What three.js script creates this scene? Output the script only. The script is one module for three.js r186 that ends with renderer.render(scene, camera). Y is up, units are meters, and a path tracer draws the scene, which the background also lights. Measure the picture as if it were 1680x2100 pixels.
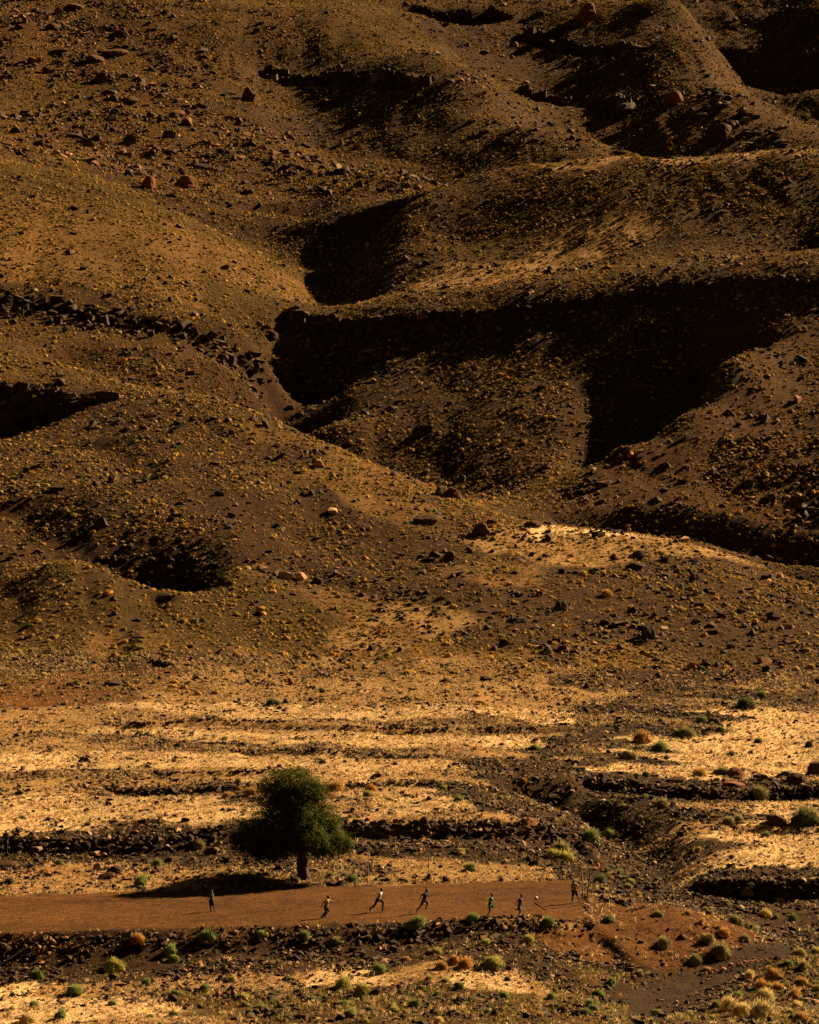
import * as THREE from 'three';
import { mergeGeometries, mergeVertices } from 'three/addons/utils/BufferGeometryUtils.js';
import { ConvexGeometry } from 'three/addons/geometries/ConvexGeometry.js';
import { MarchingCubes } from 'three/addons/objects/MarchingCubes.js';

// ---------------------------------------------------------------- camera, sky, sun, exposure
const scene = new THREE.Scene();
const EYE = 28, FOCAL = 5600;                       // eye height above the pitch; focal length in photograph pixels
const camera = new THREE.PerspectiveCamera(2 * Math.atan(1050 / FOCAL) * 180 / Math.PI, 1680 / 2100, 1, 4000);
camera.position.set(0, EYE, 0);
camera.lookAt(0, EYE, -100);
const renderer = new THREE.WebGLRenderer({ antialias: true });
renderer.toneMapping = THREE.LinearToneMapping;
renderer.toneMappingExposure = 3.4;
renderer.shadowMap.enabled = true;

const SUN_UP = 32 * Math.PI / 180, SUN_AZ = 35 * Math.PI / 180;   // low sun from the right, a little behind the hills
const SUN_DIR = new THREE.Vector3(Math.cos(SUN_UP) * Math.cos(SUN_AZ), Math.sin(SUN_UP), -Math.cos(SUN_UP) * Math.sin(SUN_AZ));
{
  const W = 256, H = 128, a = new Float32Array(W * H * 4);
  for (let j = 0; j < H; j++) for (let i = 0; i < W; i++) {
    const el = ((j + .5) / H - .5) * Math.PI, az = ((i + .5) / W - .5) * 2 * Math.PI;
    const dx = Math.cos(el) * Math.cos(az), dy = Math.sin(el), dz = Math.cos(el) * Math.sin(az);
    const k = Math.max(0, dx * SUN_DIR.x + dy * SUN_DIR.y + dz * SUN_DIR.z);
    const hz = Math.exp(-Math.max(0, dy) * 5), up = dy < -0.02 ? 0.35 : 1;
    const g = 0.35 * Math.pow(k, 14) + 0.16 * Math.pow(k, 4);
    const o = (j * W + i) * 4, s = 0.042 * up;
    a[o] = s * (0.26 + 0.55 * hz + g * 1.6);
    a[o + 1] = s * (0.23 + 0.36 * hz + g * 1.35);
    a[o + 2] = s * (0.15 + 0.17 * hz + g * 0.95);
    a[o + 3] = 1;
  }
  const sky = new THREE.DataTexture(a, W, H, THREE.RGBAFormat, THREE.FloatType);
  sky.mapping = THREE.EquirectangularReflectionMapping; sky.magFilter = THREE.LinearFilter; sky.needsUpdate = true;
  scene.background = sky; scene.environment = sky;
}
const sun = new THREE.DirectionalLight(new THREE.Color().setRGB(1, 0.705, 0.385), 4.9);
sun.position.copy(SUN_DIR).multiplyScalar(900).add(new THREE.Vector3(0, 40, -400));
sun.target.position.set(0, 40, -400);
sun.castShadow = true; sun.shadow.mapSize.set(4096, 4096); sun.shadow.radius = 1;
Object.assign(sun.shadow.camera, { left: -520, right: 520, top: 420, bottom: -420, near: 1, far: 2400 });
scene.add(sun, sun.target);

// ---------------------------------------------------------------- helpers
let seedState = 12345;
function seed(n) { seedState = n >>> 0; }
function rnd() { seedState = (seedState + 0x6d2b79f5) | 0; let t = Math.imul(seedState ^ (seedState >>> 15), 1 | seedState); t = (t + Math.imul(t ^ (t >>> 7), 61 | t)) ^ t; return ((t ^ (t >>> 14)) >>> 0) / 4294967296; }
const rr = (a, b) => a + (b - a) * rnd();
const clamp = (x, a, b) => x < a ? a : x > b ? b : x;
const sstep = (a, b, x) => { const t = clamp((x - a) / (b - a), 0, 1); return t * t * (3 - 2 * t); };
const mix = (a, b, t) => a + (b - a) * t;
function hash2(i, j) { let h = Math.imul(i, 374761393) + Math.imul(j, 668265263); h = Math.imul(h ^ (h >>> 13), 1274126177); return ((h ^ (h >>> 16)) >>> 0) / 4294967296; }
function vnoise(x, y) {
  const i = Math.floor(x), j = Math.floor(y), fx = x - i, fy = y - j, u = fx * fx * (3 - 2 * fx), v = fy * fy * (3 - 2 * fy);
  const a = hash2(i, j), b = hash2(i + 1, j), c = hash2(i, j + 1), d = hash2(i + 1, j + 1);
  return (a + (b - a) * u + (c - a) * v + (a - b - c + d) * u * v) * 2 - 1;
}
function fbm(x, y, o) { let s = 0, a = 0.5, n = 0; for (let k = 0; k < o; k++) { s += a * vnoise(x, y); n += a; a *= 0.5; const t = x * 1.62 - y * 1.18 + 17.3; y = x * 1.18 + y * 1.62 - 9.1; x = t; } return s / n; }

// ---------------------------------------------------------------- the land: surveyed heights, joined by a thin-plate spline
// c(u, v, d): a point seen at bearing u and elevation v, d metres out; h(u, d, Y): a point out of sight, by its height
const SURVEY = [];
const c = (u, v, d) => SURVEY.push([(u - 840) / FOCAL, Math.log(d), EYE - (v - 1050) / FOCAL * d]);
const h = (u, d, Y) => SURVEY.push([(u - 840) / FOCAL, Math.log(d), Y]);
// long hill faces: planes that rise gx to the right and gd away, through the point seen at (u, v, d)
function face(u, v, d, gx, gd, pts) {
  const Y0 = EYE - (v - 1050) / FOCAL * d, X0 = (u - 840) / FOCAL * d;
  for (const [pu, pv] of pts) c(pu, pv, (EYE - Y0 + gx * X0 + gd * d) / ((pv - 1050) / FOCAL + gx * (pu - 840) / FOCAL + gd));
}
// valley floor in front
for (const u of [-900, 0, 420, 840, 1180]) c(u, 2100, 162);
for (const u of [-100, 300, 700, 1120]) c(u, 1996, 176.5);
for (const u of [-1200, 0, 840, 1700, 2800]) { h(u, 140, -3.6); h(u, 105, -4.6); h(u, 70, -3); }
// pitch
for (const u of [-600, 0, 400, 800, 1120]) { h(u, 185.5, 0); h(u, 196, 0); }
h(700, 203, 0); h(1120, 204, 0); h(400, 201, 0);
// mound, wadi and track right of the pitch
c(1262, 1848, 197); c(1380, 1852, 196); c(1480, 1890, 191); c(1400, 1935, 187); c(1285, 1925, 186.5);
c(1320, 2010, 180); c(1330, 2070, 172); c(1500, 2000, 183); c(1680, 1950, 190); c(1680, 2080, 168); c(1540, 2060, 174); c(1600, 1930, 194); c(1480, 1885, 200);
c(1800, 1960, 190); h(2200, 190, -2.5); h(2200, 165, -3);
c(1350, 1812, 212); c(1250, 1745, 222); c(1300, 1700, 230); c(1150, 1640, 240); c(1050, 1600, 249);
// right-hand terraces
c(1600, 1806, 213); c(1720, 1800, 214); c(1600, 1880, 206); c(1720, 1880, 206); c(1550, 1720, 232); c(1700, 1700, 236); c(1450, 1640, 248); c(1700, 1640, 250);
c(1700, 1560, 272); c(1500, 1560, 272); c(1700, 1480, 298); c(1400, 1530, 280); c(1250, 1560, 268); c(1300, 1500, 287); c(1500, 1455, 302); c(1700, 1415, 318);
h(2300, 240, 2); h(2300, 300, 7);
// slope and fields behind the pitch
c(0, 1778, 210); c(0, 1722, 216); c(300, 1778, 210); c(300, 1720, 216); c(450, 1700, 219); c(-600, 1722, 216); c(-600, 1560, 258);
c(0, 1640, 236); c(300, 1640, 236); c(300, 1560, 258); c(0, 1560, 258); c(300, 1470, 288); c(0, 1470, 288);
c(700, 1690, 222); c(700, 1762, 213); c(1000, 1690, 222); c(1000, 1782, 211.5); c(700, 1600, 246); c(950, 1560, 262); c(700, 1520, 272); c(900, 1450, 296); c(600, 1450, 296); c(1150, 1480, 290);
// foot of the hills
for (const [u, v, d] of [[-300, 1390, 312], [100, 1390, 312], [300, 1390, 313], [600, 1390, 316], [900, 1390, 318], [1200, 1400, 320], [1500, 1390, 326], [1700, 1365, 332],
  [0, 1300, 338], [250, 1295, 337], [500, 1290, 345], [800, 1290, 345], [1100, 1300, 345], [1400, 1300, 350], [1700, 1290, 358],
  [0, 1210, 358], [600, 1200, 365], [900, 1190, 368], [1200, 1190, 372], [1500, 1200, 378], [1700, 1230, 380]]) c(u, v, d);
h(-900, 340, 16); h(2500, 340, 14);
// knoll with the pale top, the wash behind it
c(1040, 1079, 400); c(1200, 1086, 403); c(1350, 1106, 403); c(1500, 1143, 401); c(1600, 1180, 399); c(1200, 1130, 390); c(1050, 1130, 388); c(1400, 1150, 390);
h(1130, 424, 23.5); h(1250, 426, 20.5); h(1400, 426, 18.5); h(1600, 425, 15.5); h(1720, 428, 15.5);
// right front hill
c(1250, 1032, 446); c(1450, 1040, 447); c(1650, 1085, 446); c(1300, 1085, 436.5); c(1500, 1112, 438); c(1700, 1145, 437);
face(1450, 1040, 447, 0, .55, [[1330, 970], [1500, 950], [1700, 960], [1520, 850], [1700, 840], [1700, 700], [1255, 946], [1405, 866], [1452, 784], [1555, 724], [1600, 780]]);
h(1255, 476, 32.5); h(1400, 487, 39.5); h(1450, 500, 48); h(2300, 470, 45); h(2300, 560, 90);
// big dark face under the rim: it leans with the light, so that only the scrub catches it
face(900, 1000, 478, .20, .48, [[780, 935], [900, 1000], [1060, 1000], [900, 900], [1060, 900], [830, 860], [1180, 955], [980, 950], [1150, 860]]);
face(1000, 745, 526, .31, .605, [[720, 655], [850, 636], [1100, 600], [1350, 562], [1550, 545], [1720, 543], [980, 690], [1230, 660], [760, 740], [900, 740], [1100, 735], [1350, 670], [1620, 640]]);
c(690, 850, 503); c(640, 780, 527); c(1250, 790, 509);
// slope above the rim to the second crest
c(800, 605, 574); c(900, 590, 580); c(1000, 578, 582); c(1200, 548, 582); c(1450, 520, 580); c(1700, 512, 580);
face(900, 560, 598, .17, .50, [[930, 540], [1200, 520], [1500, 488], [1720, 480], [900, 480], [1200, 420], [1500, 400], [1720, 400], [1000, 352], [1150, 334], [1400, 330], [1550, 319], [1720, 314], [880, 392], [1000, 440]]);
face(800, 560, 596, .50, .50, [[780, 442], [740, 480], [712, 520], [760, 540], [830, 450], [840, 410]]);
h(1150, 657, 111); h(1250, 653, 112.2); h(1400, 646, 111.4); h(1550, 642, 112.2); h(1700, 638, 112); h(1000, 690, 97); h(1200, 680, 98); h(1400, 672, 98); h(1600, 668, 95); h(1750, 665, 93); h(2300, 600, 100); h(2300, 680, 130);
// valley between
c(685, 575, 604); c(690, 628, 580); h(605, 540, 49.5); h(590, 515, 45.5); h(560, 492, 41); h(620, 478, 37.5); h(760, 462, 32.6); h(860, 450, 30.5); h(940, 450, 29.5); c(600, 668, 556);
// left hill, lower spur
c(0, 1110, 380); c(0, 1000, 402); c(300, 1000, 400); c(600, 1000, 404); c(600, 1100, 388); c(800, 1085, 394); c(300, 900, 432); c(0, 900, 438); c(500, 920, 432); c(700, 1000, 412); c(940, 1085, 398);
c(200, 1112, 376); c(350, 1106, 378); c(500, 1100, 381); h(250, 365, 16.5); h(350, 365, 15.6); h(430, 367, 17.2); c(180, 1154, 361); c(330, 1206, 355); c(475, 1172, 365);
c(0, 778, 472); c(110, 790, 468); c(60, 870, 449);
c(150, 745, 488); c(300, 790, 476); c(430, 815, 468); c(540, 850, 458); c(620, 895, 448); c(700, 925, 440); c(800, 965, 430); c(880, 1000, 421); c(940, 1030, 413);
c(300, 720, 506); c(450, 740, 506); c(530, 765, 505); c(0, 690, 517); c(0, 600, 541); c(250, 640, 531); c(440, 690, 523); c(545, 690, 533);
// left hill, upper spur
c(0, 470, 580); c(250, 520, 575); c(450, 580, 571); c(0, 350, 625); c(180, 362, 638); c(310, 406, 631); c(430, 470, 618); c(540, 540, 602); c(640, 602, 587);
h(-900, 440, 50); h(-900, 560, 90); h(-900, 700, 135);
c(100, 320, 700); c(350, 390, 694); c(480, 428, 684); face(600, 485, 650, .30, .52, [[560, 440], [600, 485], [640, 540], [690, 470], [660, 430], [560, 490], [740, 420]]); h(310, 660, 100);
// upper mountain
for (const [u, v, d] of [[0, 0, 960], [300, 0, 965], [0, 200, 820], [300, 200, 830], [480, 210, 840], [600, 300, 780], [300, 330, 740], [600, 400, 718], [750, 350, 745], [840, 372, 720], [450, 60, 920]]) c(u, v, d);
face(850, 250, 825, .26, .52, [[535, 0], [700, 40], [860, 110], [960, 170], [1080, 260], [1190, 321], [700, 200], [850, 250], [980, 320], [620, 120], [780, 320], [1000, 365], [1100, 352], [920, 395]]);
face(1250, 200, 895, .18, .55, [[1100, 200], [1250, 200], [1250, 90], [1200, 300], [1400, 300], [1400, 200], [1390, 0], [1450, 90], [1520, 190], [1600, 270], [1645, 311], [1150, 0], [1080, 110], [1320, 40], [1220, 345], [1400, 350], [1560, 345], [1680, 350]]);
face(1600, 150, 1040, .46, .54, [[1450, 0], [1680, 0], [1600, 120], [1720, 200], [1720, 300], [1560, 60]]);
c(930, 0, 1000);
h(1500, 985, 174); h(1590, 930, 154); h(1690, 900, 143);
for (const u of [-900, -200, 300, 840, 1300, 1800, 2600]) { h(u, 1300, 345 + (u > 1400 ? -20 : 0)); h(u, 1700, 470); }
h(-900, 900, 205); h(2600, 900, 190); h(2600, 1100, 260);

// solve the spline
const NP = SURVEY.length, SPL = new Float64Array(NP + 3);
{
  const N = NP + 3, A = [];
  const ker = (r2) => r2 < 1e-14 ? 0 : 0.5 * r2 * Math.log(r2);
  for (let i = 0; i < N; i++) A.push(new Float64Array(N + 1));
  for (let i = 0; i < NP; i++) {
    for (let j = 0; j < NP; j++) { const da = SURVEY[i][0] - SURVEY[j][0], dl = SURVEY[i][1] - SURVEY[j][1]; A[i][j] = ker(da * da + dl * dl); }
    A[i][i] += 1.5e-6;
    A[i][NP] = A[NP][i] = 1; A[i][NP + 1] = A[NP + 1][i] = SURVEY[i][0]; A[i][NP + 2] = A[NP + 2][i] = SURVEY[i][1];
    A[i][N] = SURVEY[i][2] / Math.exp(SURVEY[i][1]);
  }
  for (let k = 0; k < N; k++) {
    let p = k; for (let i = k + 1; i < N; i++) if (Math.abs(A[i][k]) > Math.abs(A[p][k])) p = i;
    [A[k], A[p]] = [A[p], A[k]];
    for (let i = k + 1; i < N; i++) { const f = A[i][k] / A[k][k]; if (f) for (let j = k; j <= N; j++) A[i][j] -= f * A[k][j]; }
  }
  for (let i = N - 1; i >= 0; i--) { let s = A[i][N]; for (let j = i + 1; j < N; j++) s -= A[i][j] * SPL[j]; SPL[i] = s / A[i][i]; }
}
const SA = new Float64Array(NP), SL = new Float64Array(NP);
for (let i = 0; i < NP; i++) { SA[i] = SURVEY[i][0]; SL[i] = SURVEY[i][1]; }
function spline(a, l) {
  let s = SPL[NP] + SPL[NP + 1] * a + SPL[NP + 2] * l;
  for (let i = 0; i < NP; i++) { const da = a - SA[i], dl = l - SL[i], r2 = da * da + dl * dl; if (r2 > 1e-14) s += SPL[i] * 0.5 * r2 * Math.log(r2); }
  return s;
}
// the spline is smooth: tabulate it once, then read it bicubically
const TA0 = -0.62, TA1 = 0.62, TNA = 420, TL0 = Math.log(58), TL1 = Math.log(1750), TNL = 640;
const TAB = new Float32Array(TNA * TNL);
for (let j = 0; j < TNL; j++) for (let i = 0; i < TNA; i++) TAB[j * TNA + i] = spline(TA0 + (TA1 - TA0) * i / (TNA - 1), TL0 + (TL1 - TL0) * j / (TNL - 1));
function cub(p0, p1, p2, p3, t) { return p1 + 0.5 * t * (p2 - p0 + t * (2 * p0 - 5 * p1 + 4 * p2 - p3 + t * (3 * (p1 - p2) + p3 - p0))); }
function land(X, d) {
  const dd = Math.max(d, 60), a = clamp(X / dd, -0.6, 0.6), l = Math.log(Math.min(dd, 1700));
  const x = (a - TA0) / (TA1 - TA0) * (TNA - 1), y = (l - TL0) / (TL1 - TL0) * (TNL - 1);
  const i = clamp(Math.floor(x), 1, TNA - 3), j = clamp(Math.floor(y), 1, TNL - 3), fx = x - i, fy = y - j;
  const r = [];
  for (let k = -1; k < 3; k++) { const o = (j + k) * TNA + i; r.push(cub(TAB[o - 1], TAB[o], TAB[o + 1], TAB[o + 2], fx)); }
  let Y = cub(r[0], r[1], r[2], r[3], fy) * dd;
  if (d < 60) Y = mix(Y, 25.5 + Math.max(0, -d) * 0.25, sstep(60, -6, d));   // the slope the camera stands on
  return Y;
}

// ---------------------------------------------------------------- rims, walls and gullies cut into the land
const line = (pts) => { const p = pts.map(([u, d]) => [(u - 840) / FOCAL * d, d]); return p; };
function nearLine(p, X, d) {            // distance, side (+ = farther side), share along
  let best = 1e9, side = 1, at = 0; const n = p.length - 1;
  for (let k = 0; k < n; k++) {
    const ax = p[k][0], ad = p[k][1], bx = p[k + 1][0] - ax, bd = p[k + 1][1] - ad;
    const t0 = ((X - ax) * bx + (d - ad) * bd) / (bx * bx + bd * bd), t = clamp(t0, 0, 1), ex = X - ax - bx * t, ed = d - ad - bd * t, q = ex * ex + ed * ed;
    if (q < best) { best = q; side = bx * (d - ad) - bd * (X - ax) >= 0 ? 1 : -1; at = (k + t) / n; }
  }
  return [Math.sqrt(best), side, at];
}
const FEATURES = [];
function feature(kind, pts, o) {
  const p = line(pts), xs = p.map((q) => q[0]), ds = p.map((q) => q[1]), m = o.reach;
  FEATURES.push({ kind, p, ...o, x0: Math.min(...xs) - m, x1: Math.max(...xs) + m, d0: Math.min(...ds) - m, d1: Math.max(...ds) + m });
}
// rim: the ground drops H within w in front of the line and comes back up to the old slope within L
const rim = (pts, H, w, L, rough = 1) => feature('rim', pts, { H, w, L, rough, reach: L + 6 });
const gully = (pts, D, w) => feature('gully', pts, { D, w, reach: w * 3 });
const bump = (pts, D, w) => feature('gully', pts, { D: -D, w, reach: w * 3 });
rim([[580, 563], [640, 561], [720, 557], [850, 552], [980, 547], [1100, 543]], 2.8, 3, 20, 1.0);
rim([[1050, 545], [1100, 543], [1350, 534.5], [1550, 526.5], [1720, 517], [2000, 508]], 1.5, 2.5, 15, 0.8);
rim([[-300, 552], [0, 541], [120, 537], [250, 531], [440, 523], [540, 531]], 1.2, 4, 20, 2);
rim([[545, 905], [620, 893], [700, 886], [800, 868], [890, 850]], 3.5, 3, 11, 2);
rim([[1080, 962], [1160, 952], [1260, 938], [1310, 925]], 3, 2.5, 9, 2);
rim([[1070, 915], [1160, 905], [1250, 896], [1290, 888]], 4, 3, 10, 2);
rim([[850, 985], [890, 980], [960, 980], [1005, 985]], 9, 6, 18, 2);
rim([[1470, 1075], [1560, 1062], [1640, 1052], [1720, 1045], [1900, 1040]], 10, 7, 40, 2);
rim([[-200, 477], [0, 472], [80, 469], [140, 465], [230, 459]], 9, 5, 30, 2);
rim([[1105, 440], [1180, 444], [1250, 446], [1450, 447], [1650, 446], [1800, 444]], 3.4, 5, 12, 1.2);
rim([[1470, 512], [1450, 511], [1400, 495], [1330, 484], [1250, 473], [1200, 466]].reverse(), 0.01, 5, 12, 0);
gully([[690, 572], [680, 592], [690, 608], [735, 628], [790, 650]], 5, 9);
gully([[1200, 468], [1262, 478], [1340, 484], [1402, 490], [1452, 502], [1530, 512]], 5, 6);
bump([[1255, 463], [1330, 468], [1405, 474], [1455, 487], [1550, 499]], 2, 6);
gully([[1090, 251], [1180, 244], [1270, 237], [1330, 229], [1330, 221], [1300, 214]], 3.0, 3.8);
gully([[600, 545], [590, 518], [570, 494], [640, 476], [760, 460]], 7, 8.5);
gully([[560, 700], [620, 690], [700, 672], [720, 660]], 5, 12);
gully([[560, 915], [610, 850], [680, 790], [800, 735]], 2.5, 12);
gully([[250, 366], [350, 365], [430, 367]], 4, 6);
gully([[30, 395], [90, 385], [160, 374], [240, 366]], 2, 6);
gully([[330, 352], [290, 345], [240, 336], [230, 326], [210, 318]], 1.1, 2.5);
gully([[340, 323], [290, 320], [240, 316]], 0.8, 2);
gully([[120, 505], [260, 490], [400, 482]], 2.5, 7);
gully([[200, 432], [260, 418], [300, 404]], 1.6, 5);
gully([[560, 415], [640, 402], [700, 395]], 1.2, 5);
// low field walls and terrace edges
rim([[-400, 179.6], [-100, 180.6], [0, 181.2], [300, 182.6], [640, 185], [900, 185.9], [1150, 186.6], [1230, 188]], 0.7, 2.2, 9, 0.3);
rim([[-500, 216.5], [0, 216], [300, 216], [420, 217.5], [470, 219]], 0.6, 1.6, 7, 0.35);
rim([[690, 222.3], [860, 222], [1040, 223], [1180, 226]], 0.8, 1.6, 7, 0.35);
rim([[1400, 216], [1480, 214], [1600, 213], [1720, 214], [2000, 215]], 1.2, 1, 6, 0.5);
rim([[1180, 255], [1300, 254], [1420, 253.5], [1560, 255], [1720, 257], [1950, 258]], 0.9, 1.2, 8, 0.6);
rim([[700, 243.5], [800, 243], [900, 244]], 0.5, 0.8, 4, 0.3);
rim([[230, 243], [330, 242], [440, 241.5], [560, 243]], 0.55, 0.9, 4, 0.3);
rim([[300, 250.5], [440, 251], [540, 251.5], [640, 252]], 0.4, 0.8, 4, 0.3);
rim([[480, 263.5], [600, 265], [760, 264], [900, 263]], 0.4, 0.8, 4, 0.3);
rim([[200, 283], [420, 285], [640, 283], [860, 281], [1060, 284], [1170, 288]], 0.5, 0.8, 5, 0.3);
rim([[1500, 238], [1600, 236.5], [1680, 237]], 0.5, 0.8, 4, 0.3);

const PITCH = [[-520, 180.5], [0, 181.6], [300, 183], [640, 185.4], [900, 186.3], [1150, 187.2], [1205, 189], [1217, 193], [1214, 199], [1196, 204.5], [1165, 207.6], [1000, 206.6], [700, 204.6], [480, 202.6], [150, 200.6], [0, 199.2], [-520, 197]];
const PITCH_LINE = line([...PITCH, PITCH[0]]);
function inside(p, X, d) { let r = false; for (let i = 0, j = p.length - 1; i < p.length; j = i++) if ((p[i][1] > d) !== (p[j][1] > d) && X < (p[j][0] - p[i][0]) * (d - p[i][1]) / (p[j][1] - p[i][1]) + p[i][0]) r = !r; return r; }
function pitchAt(X, d) {               // metres inside the pitch's edge
  if (d < 176 || d > 213 || X > 18 || X < -50) return -9;
  const q = nearLine(PITCH_LINE, X, d)[0];
  return inside(PITCH_LINE, X, d) ? q : -q;
}
const TRACK = line([[1330, 168], [1345, 176], [1400, 180.5], [1500, 184.5], [1600, 188.5], [1720, 192.5], [1900, 196]]);
function height(X, d) {
  let Y = land(X, d);
  for (const f of FEATURES) {
    if (X < f.x0 || X > f.x1 || d < f.d0 || d > f.d1) continue;
    let [q, side, at] = nearLine(f.p, X, d);
    const ends = sstep(0, 0.06, at) * sstep(1, 0.94, at);
    if (f.kind === 'gully') { Y -= f.D * Math.exp(-q * q / (f.w * f.w)) * ends; continue; }
    let s = q * side + f.rough * (fbm(X / (f.w * 1.6), d / (f.w * 1.6), 3) + 0.25);
    if (s < 0) Y -= f.H * ends * sstep(0, -f.w, s) * (1 - sstep(-f.w, -f.L, s)) * (1 + 0.15 * fbm(X / 14, d / 30, 2));
  }
  const hill = sstep(285, 360, d), far = sstep(350, 900, d);
  const calm = 1 - 0.65 * sstep(560, 590, d) * sstep(700, 660, d);
  Y += hill * calm * (fbm(X / 46, d / 46, 4) * (0.8 + 0.5 * far) + (Math.abs(fbm(X / 22 + 40, d / 40, 3)) - 0.25) * (0.9 + 1.0 * far));
  if (hill > 0) Y += hill * (Math.abs(fbm(X / 7 + 2.5 * vnoise(X / 40, d / 30), d / 34, 3)) - 0.2) * (0.7 + 0.6 * far) * (0.35 + 0.65 * sstep(-.2, .4, vnoise(X / 60 + 9, d / 50)));
  const in_ = pitchAt(X, d);
  const rough = 1 - sstep(-0.6, 0.3, in_);
  Y += rough * (fbm(X / 5, d / 5, 3) * 0.22 + fbm(X / 1.3, d / 1.3, 2) * 0.05) * sstep(60, 120, d);
  if (in_ > -3) Y = mix(Y, 0.012 * fbm(X / 1.1, d / 1.1, 2) + 0.05 * fbm(X / 9, d / 9, 2), sstep(-2.2, 0, in_) * (in_ > 0 || d > 195 ? 1 : sstep(-0.5, 0, in_)));
  const tr = d < 200 && X > 10 ? nearLine(TRACK, X, d)[0] : 9;
  if (tr < 3) Y -= 0.12 * (1 - sstep(0.8, 2.2, tr));
  return Y;
}

// ---------------------------------------------------------------- what covers the ground
// S straw field, T pale stony ground, B dark stony slope, K basalt rubble, R red earth, E brown earth with weeds, H brown hillside, G grassy slope, Q reddish hillside, M golden hillside
const CLASSES = 'STBKREHGQM';
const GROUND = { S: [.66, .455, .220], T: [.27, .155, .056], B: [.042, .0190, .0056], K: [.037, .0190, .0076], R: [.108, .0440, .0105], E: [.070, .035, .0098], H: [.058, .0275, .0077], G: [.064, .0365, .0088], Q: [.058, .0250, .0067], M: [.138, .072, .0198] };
const ZONES = [];
const z = (k, ...pts) => pts.forEach(([u, d]) => ZONES.push([CLASSES.indexOf(k), (u - 840) / FOCAL, Math.log(d)]));
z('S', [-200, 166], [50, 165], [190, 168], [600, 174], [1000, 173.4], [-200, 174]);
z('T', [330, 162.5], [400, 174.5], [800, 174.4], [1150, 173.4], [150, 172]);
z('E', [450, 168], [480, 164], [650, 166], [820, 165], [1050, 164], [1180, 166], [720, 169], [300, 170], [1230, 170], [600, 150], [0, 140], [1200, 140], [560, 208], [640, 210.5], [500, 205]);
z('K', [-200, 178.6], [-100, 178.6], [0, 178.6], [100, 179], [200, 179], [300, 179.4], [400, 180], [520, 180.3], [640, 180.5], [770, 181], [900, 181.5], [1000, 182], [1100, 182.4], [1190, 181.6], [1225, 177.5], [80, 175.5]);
z('R', [1440, 186.5], [1350, 189], [1500, 190], [1420, 194], [1300, 190.5], [1400, 190.5], [1450, 189], [1330, 187], [1262, 193], [1390, 185.5], [1470, 192], [1330, 194.5], [1240, 184.5]);
z('K', [1420, 176.5], [1500, 179], [1390, 173], [1460, 174], [1540, 180]);
z('E', [1570, 174], [1640, 178], [1640, 170], [1740, 174], [1560, 166], [1700, 183], [1300, 178], [1270, 174], [1900, 190]);
z('K', [1350, 206], [1440, 201], [1520, 196], [1600, 196], [1690, 195], [1250, 217], [1210, 226], [1300, 213], [1500, 203], [1420, 208], [1550, 210.5], [1680, 209.5], [1220, 206]);
z('S', [1560, 220], [1680, 220], [1600, 230], [1720, 232], [1700, 243]);
z('T', [1560, 243], [1500, 232], [1480, 221]);
z('K', [1440, 228], [1420, 244], [1480, 247], [1360, 240], [1340, 222]);
z('K', [1280, 240], [1380, 248], [1350, 233], [1300, 226], [1390, 222], [1300, 251], [1450, 252], [1560, 252.6], [1690, 254], [1200, 246], [1420, 238]);
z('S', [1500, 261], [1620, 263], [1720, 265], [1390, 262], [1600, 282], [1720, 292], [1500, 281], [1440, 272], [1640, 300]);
z('K', [1150, 264], [1090, 255], [1260, 278], [1180, 252], [1060, 247], [1330, 287], [1200, 270], [1000, 240]);
z('E', [1420, 293], [1550, 306], [1690, 318], [1330, 276], [1230, 266], [1130, 240], [1240, 286], [1150, 285]);
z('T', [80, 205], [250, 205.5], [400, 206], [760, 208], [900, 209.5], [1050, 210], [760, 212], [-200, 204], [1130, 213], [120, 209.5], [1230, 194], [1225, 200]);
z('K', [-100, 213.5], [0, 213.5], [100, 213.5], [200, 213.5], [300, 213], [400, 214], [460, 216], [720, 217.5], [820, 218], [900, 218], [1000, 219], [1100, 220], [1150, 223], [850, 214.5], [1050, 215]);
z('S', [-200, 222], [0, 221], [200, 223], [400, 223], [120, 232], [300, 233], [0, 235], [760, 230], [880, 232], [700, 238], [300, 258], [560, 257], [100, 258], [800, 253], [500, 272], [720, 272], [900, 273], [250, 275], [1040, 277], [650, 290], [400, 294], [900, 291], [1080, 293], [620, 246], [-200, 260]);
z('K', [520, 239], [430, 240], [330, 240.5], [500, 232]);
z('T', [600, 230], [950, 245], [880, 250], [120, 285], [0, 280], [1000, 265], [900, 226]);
z('R', [60, 302], [-60, 300], [150, 300], [240, 314]);
z('T', [330, 302], [-100, 290], [1150, 310], [860, 320], [480, 318]);
z('M', [700, 332], [560, 332], [620, 352], [760, 345], [1150, 325], [900, 335]);
z('T', [1222, 190], [1236, 192.5], [1228, 187.5], [1214, 194]);
z('T', [500, 306], [720, 308], [900, 307], [1050, 307], [400, 309]);
z('B', [1300, 318], [1500, 326], [1620, 340], [1200, 332], [1000, 340], [1400, 350], [1150, 360], [880, 362], [1300, 372], [1500, 370], [1680, 350], [940, 384], [1520, 388], [800, 378], [1650, 375], [1700, 330]);
z('E', [300, 330], [160, 322], [300, 316], [420, 328], [40, 318]);
z('G', [100, 340], [0, 332], [180, 348], [420, 350], [480, 342], [330, 345], [60, 355], [540, 348]);
z('S', [1120, 398], [1250, 400.5], [1370, 400]);
z('T', [1180, 397], [1300, 397], [1080, 392], [1260, 392], [1420, 394], [1060, 398], [1470, 398], [1180, 390]);
z('B', [100, 372], [100, 400], [300, 398], [300, 428], [100, 425], [500, 405], [600, 392], [420, 425], [640, 376], [-200, 420], [300, 378], [300, 452], [60, 455], [420, 452]);
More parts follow.
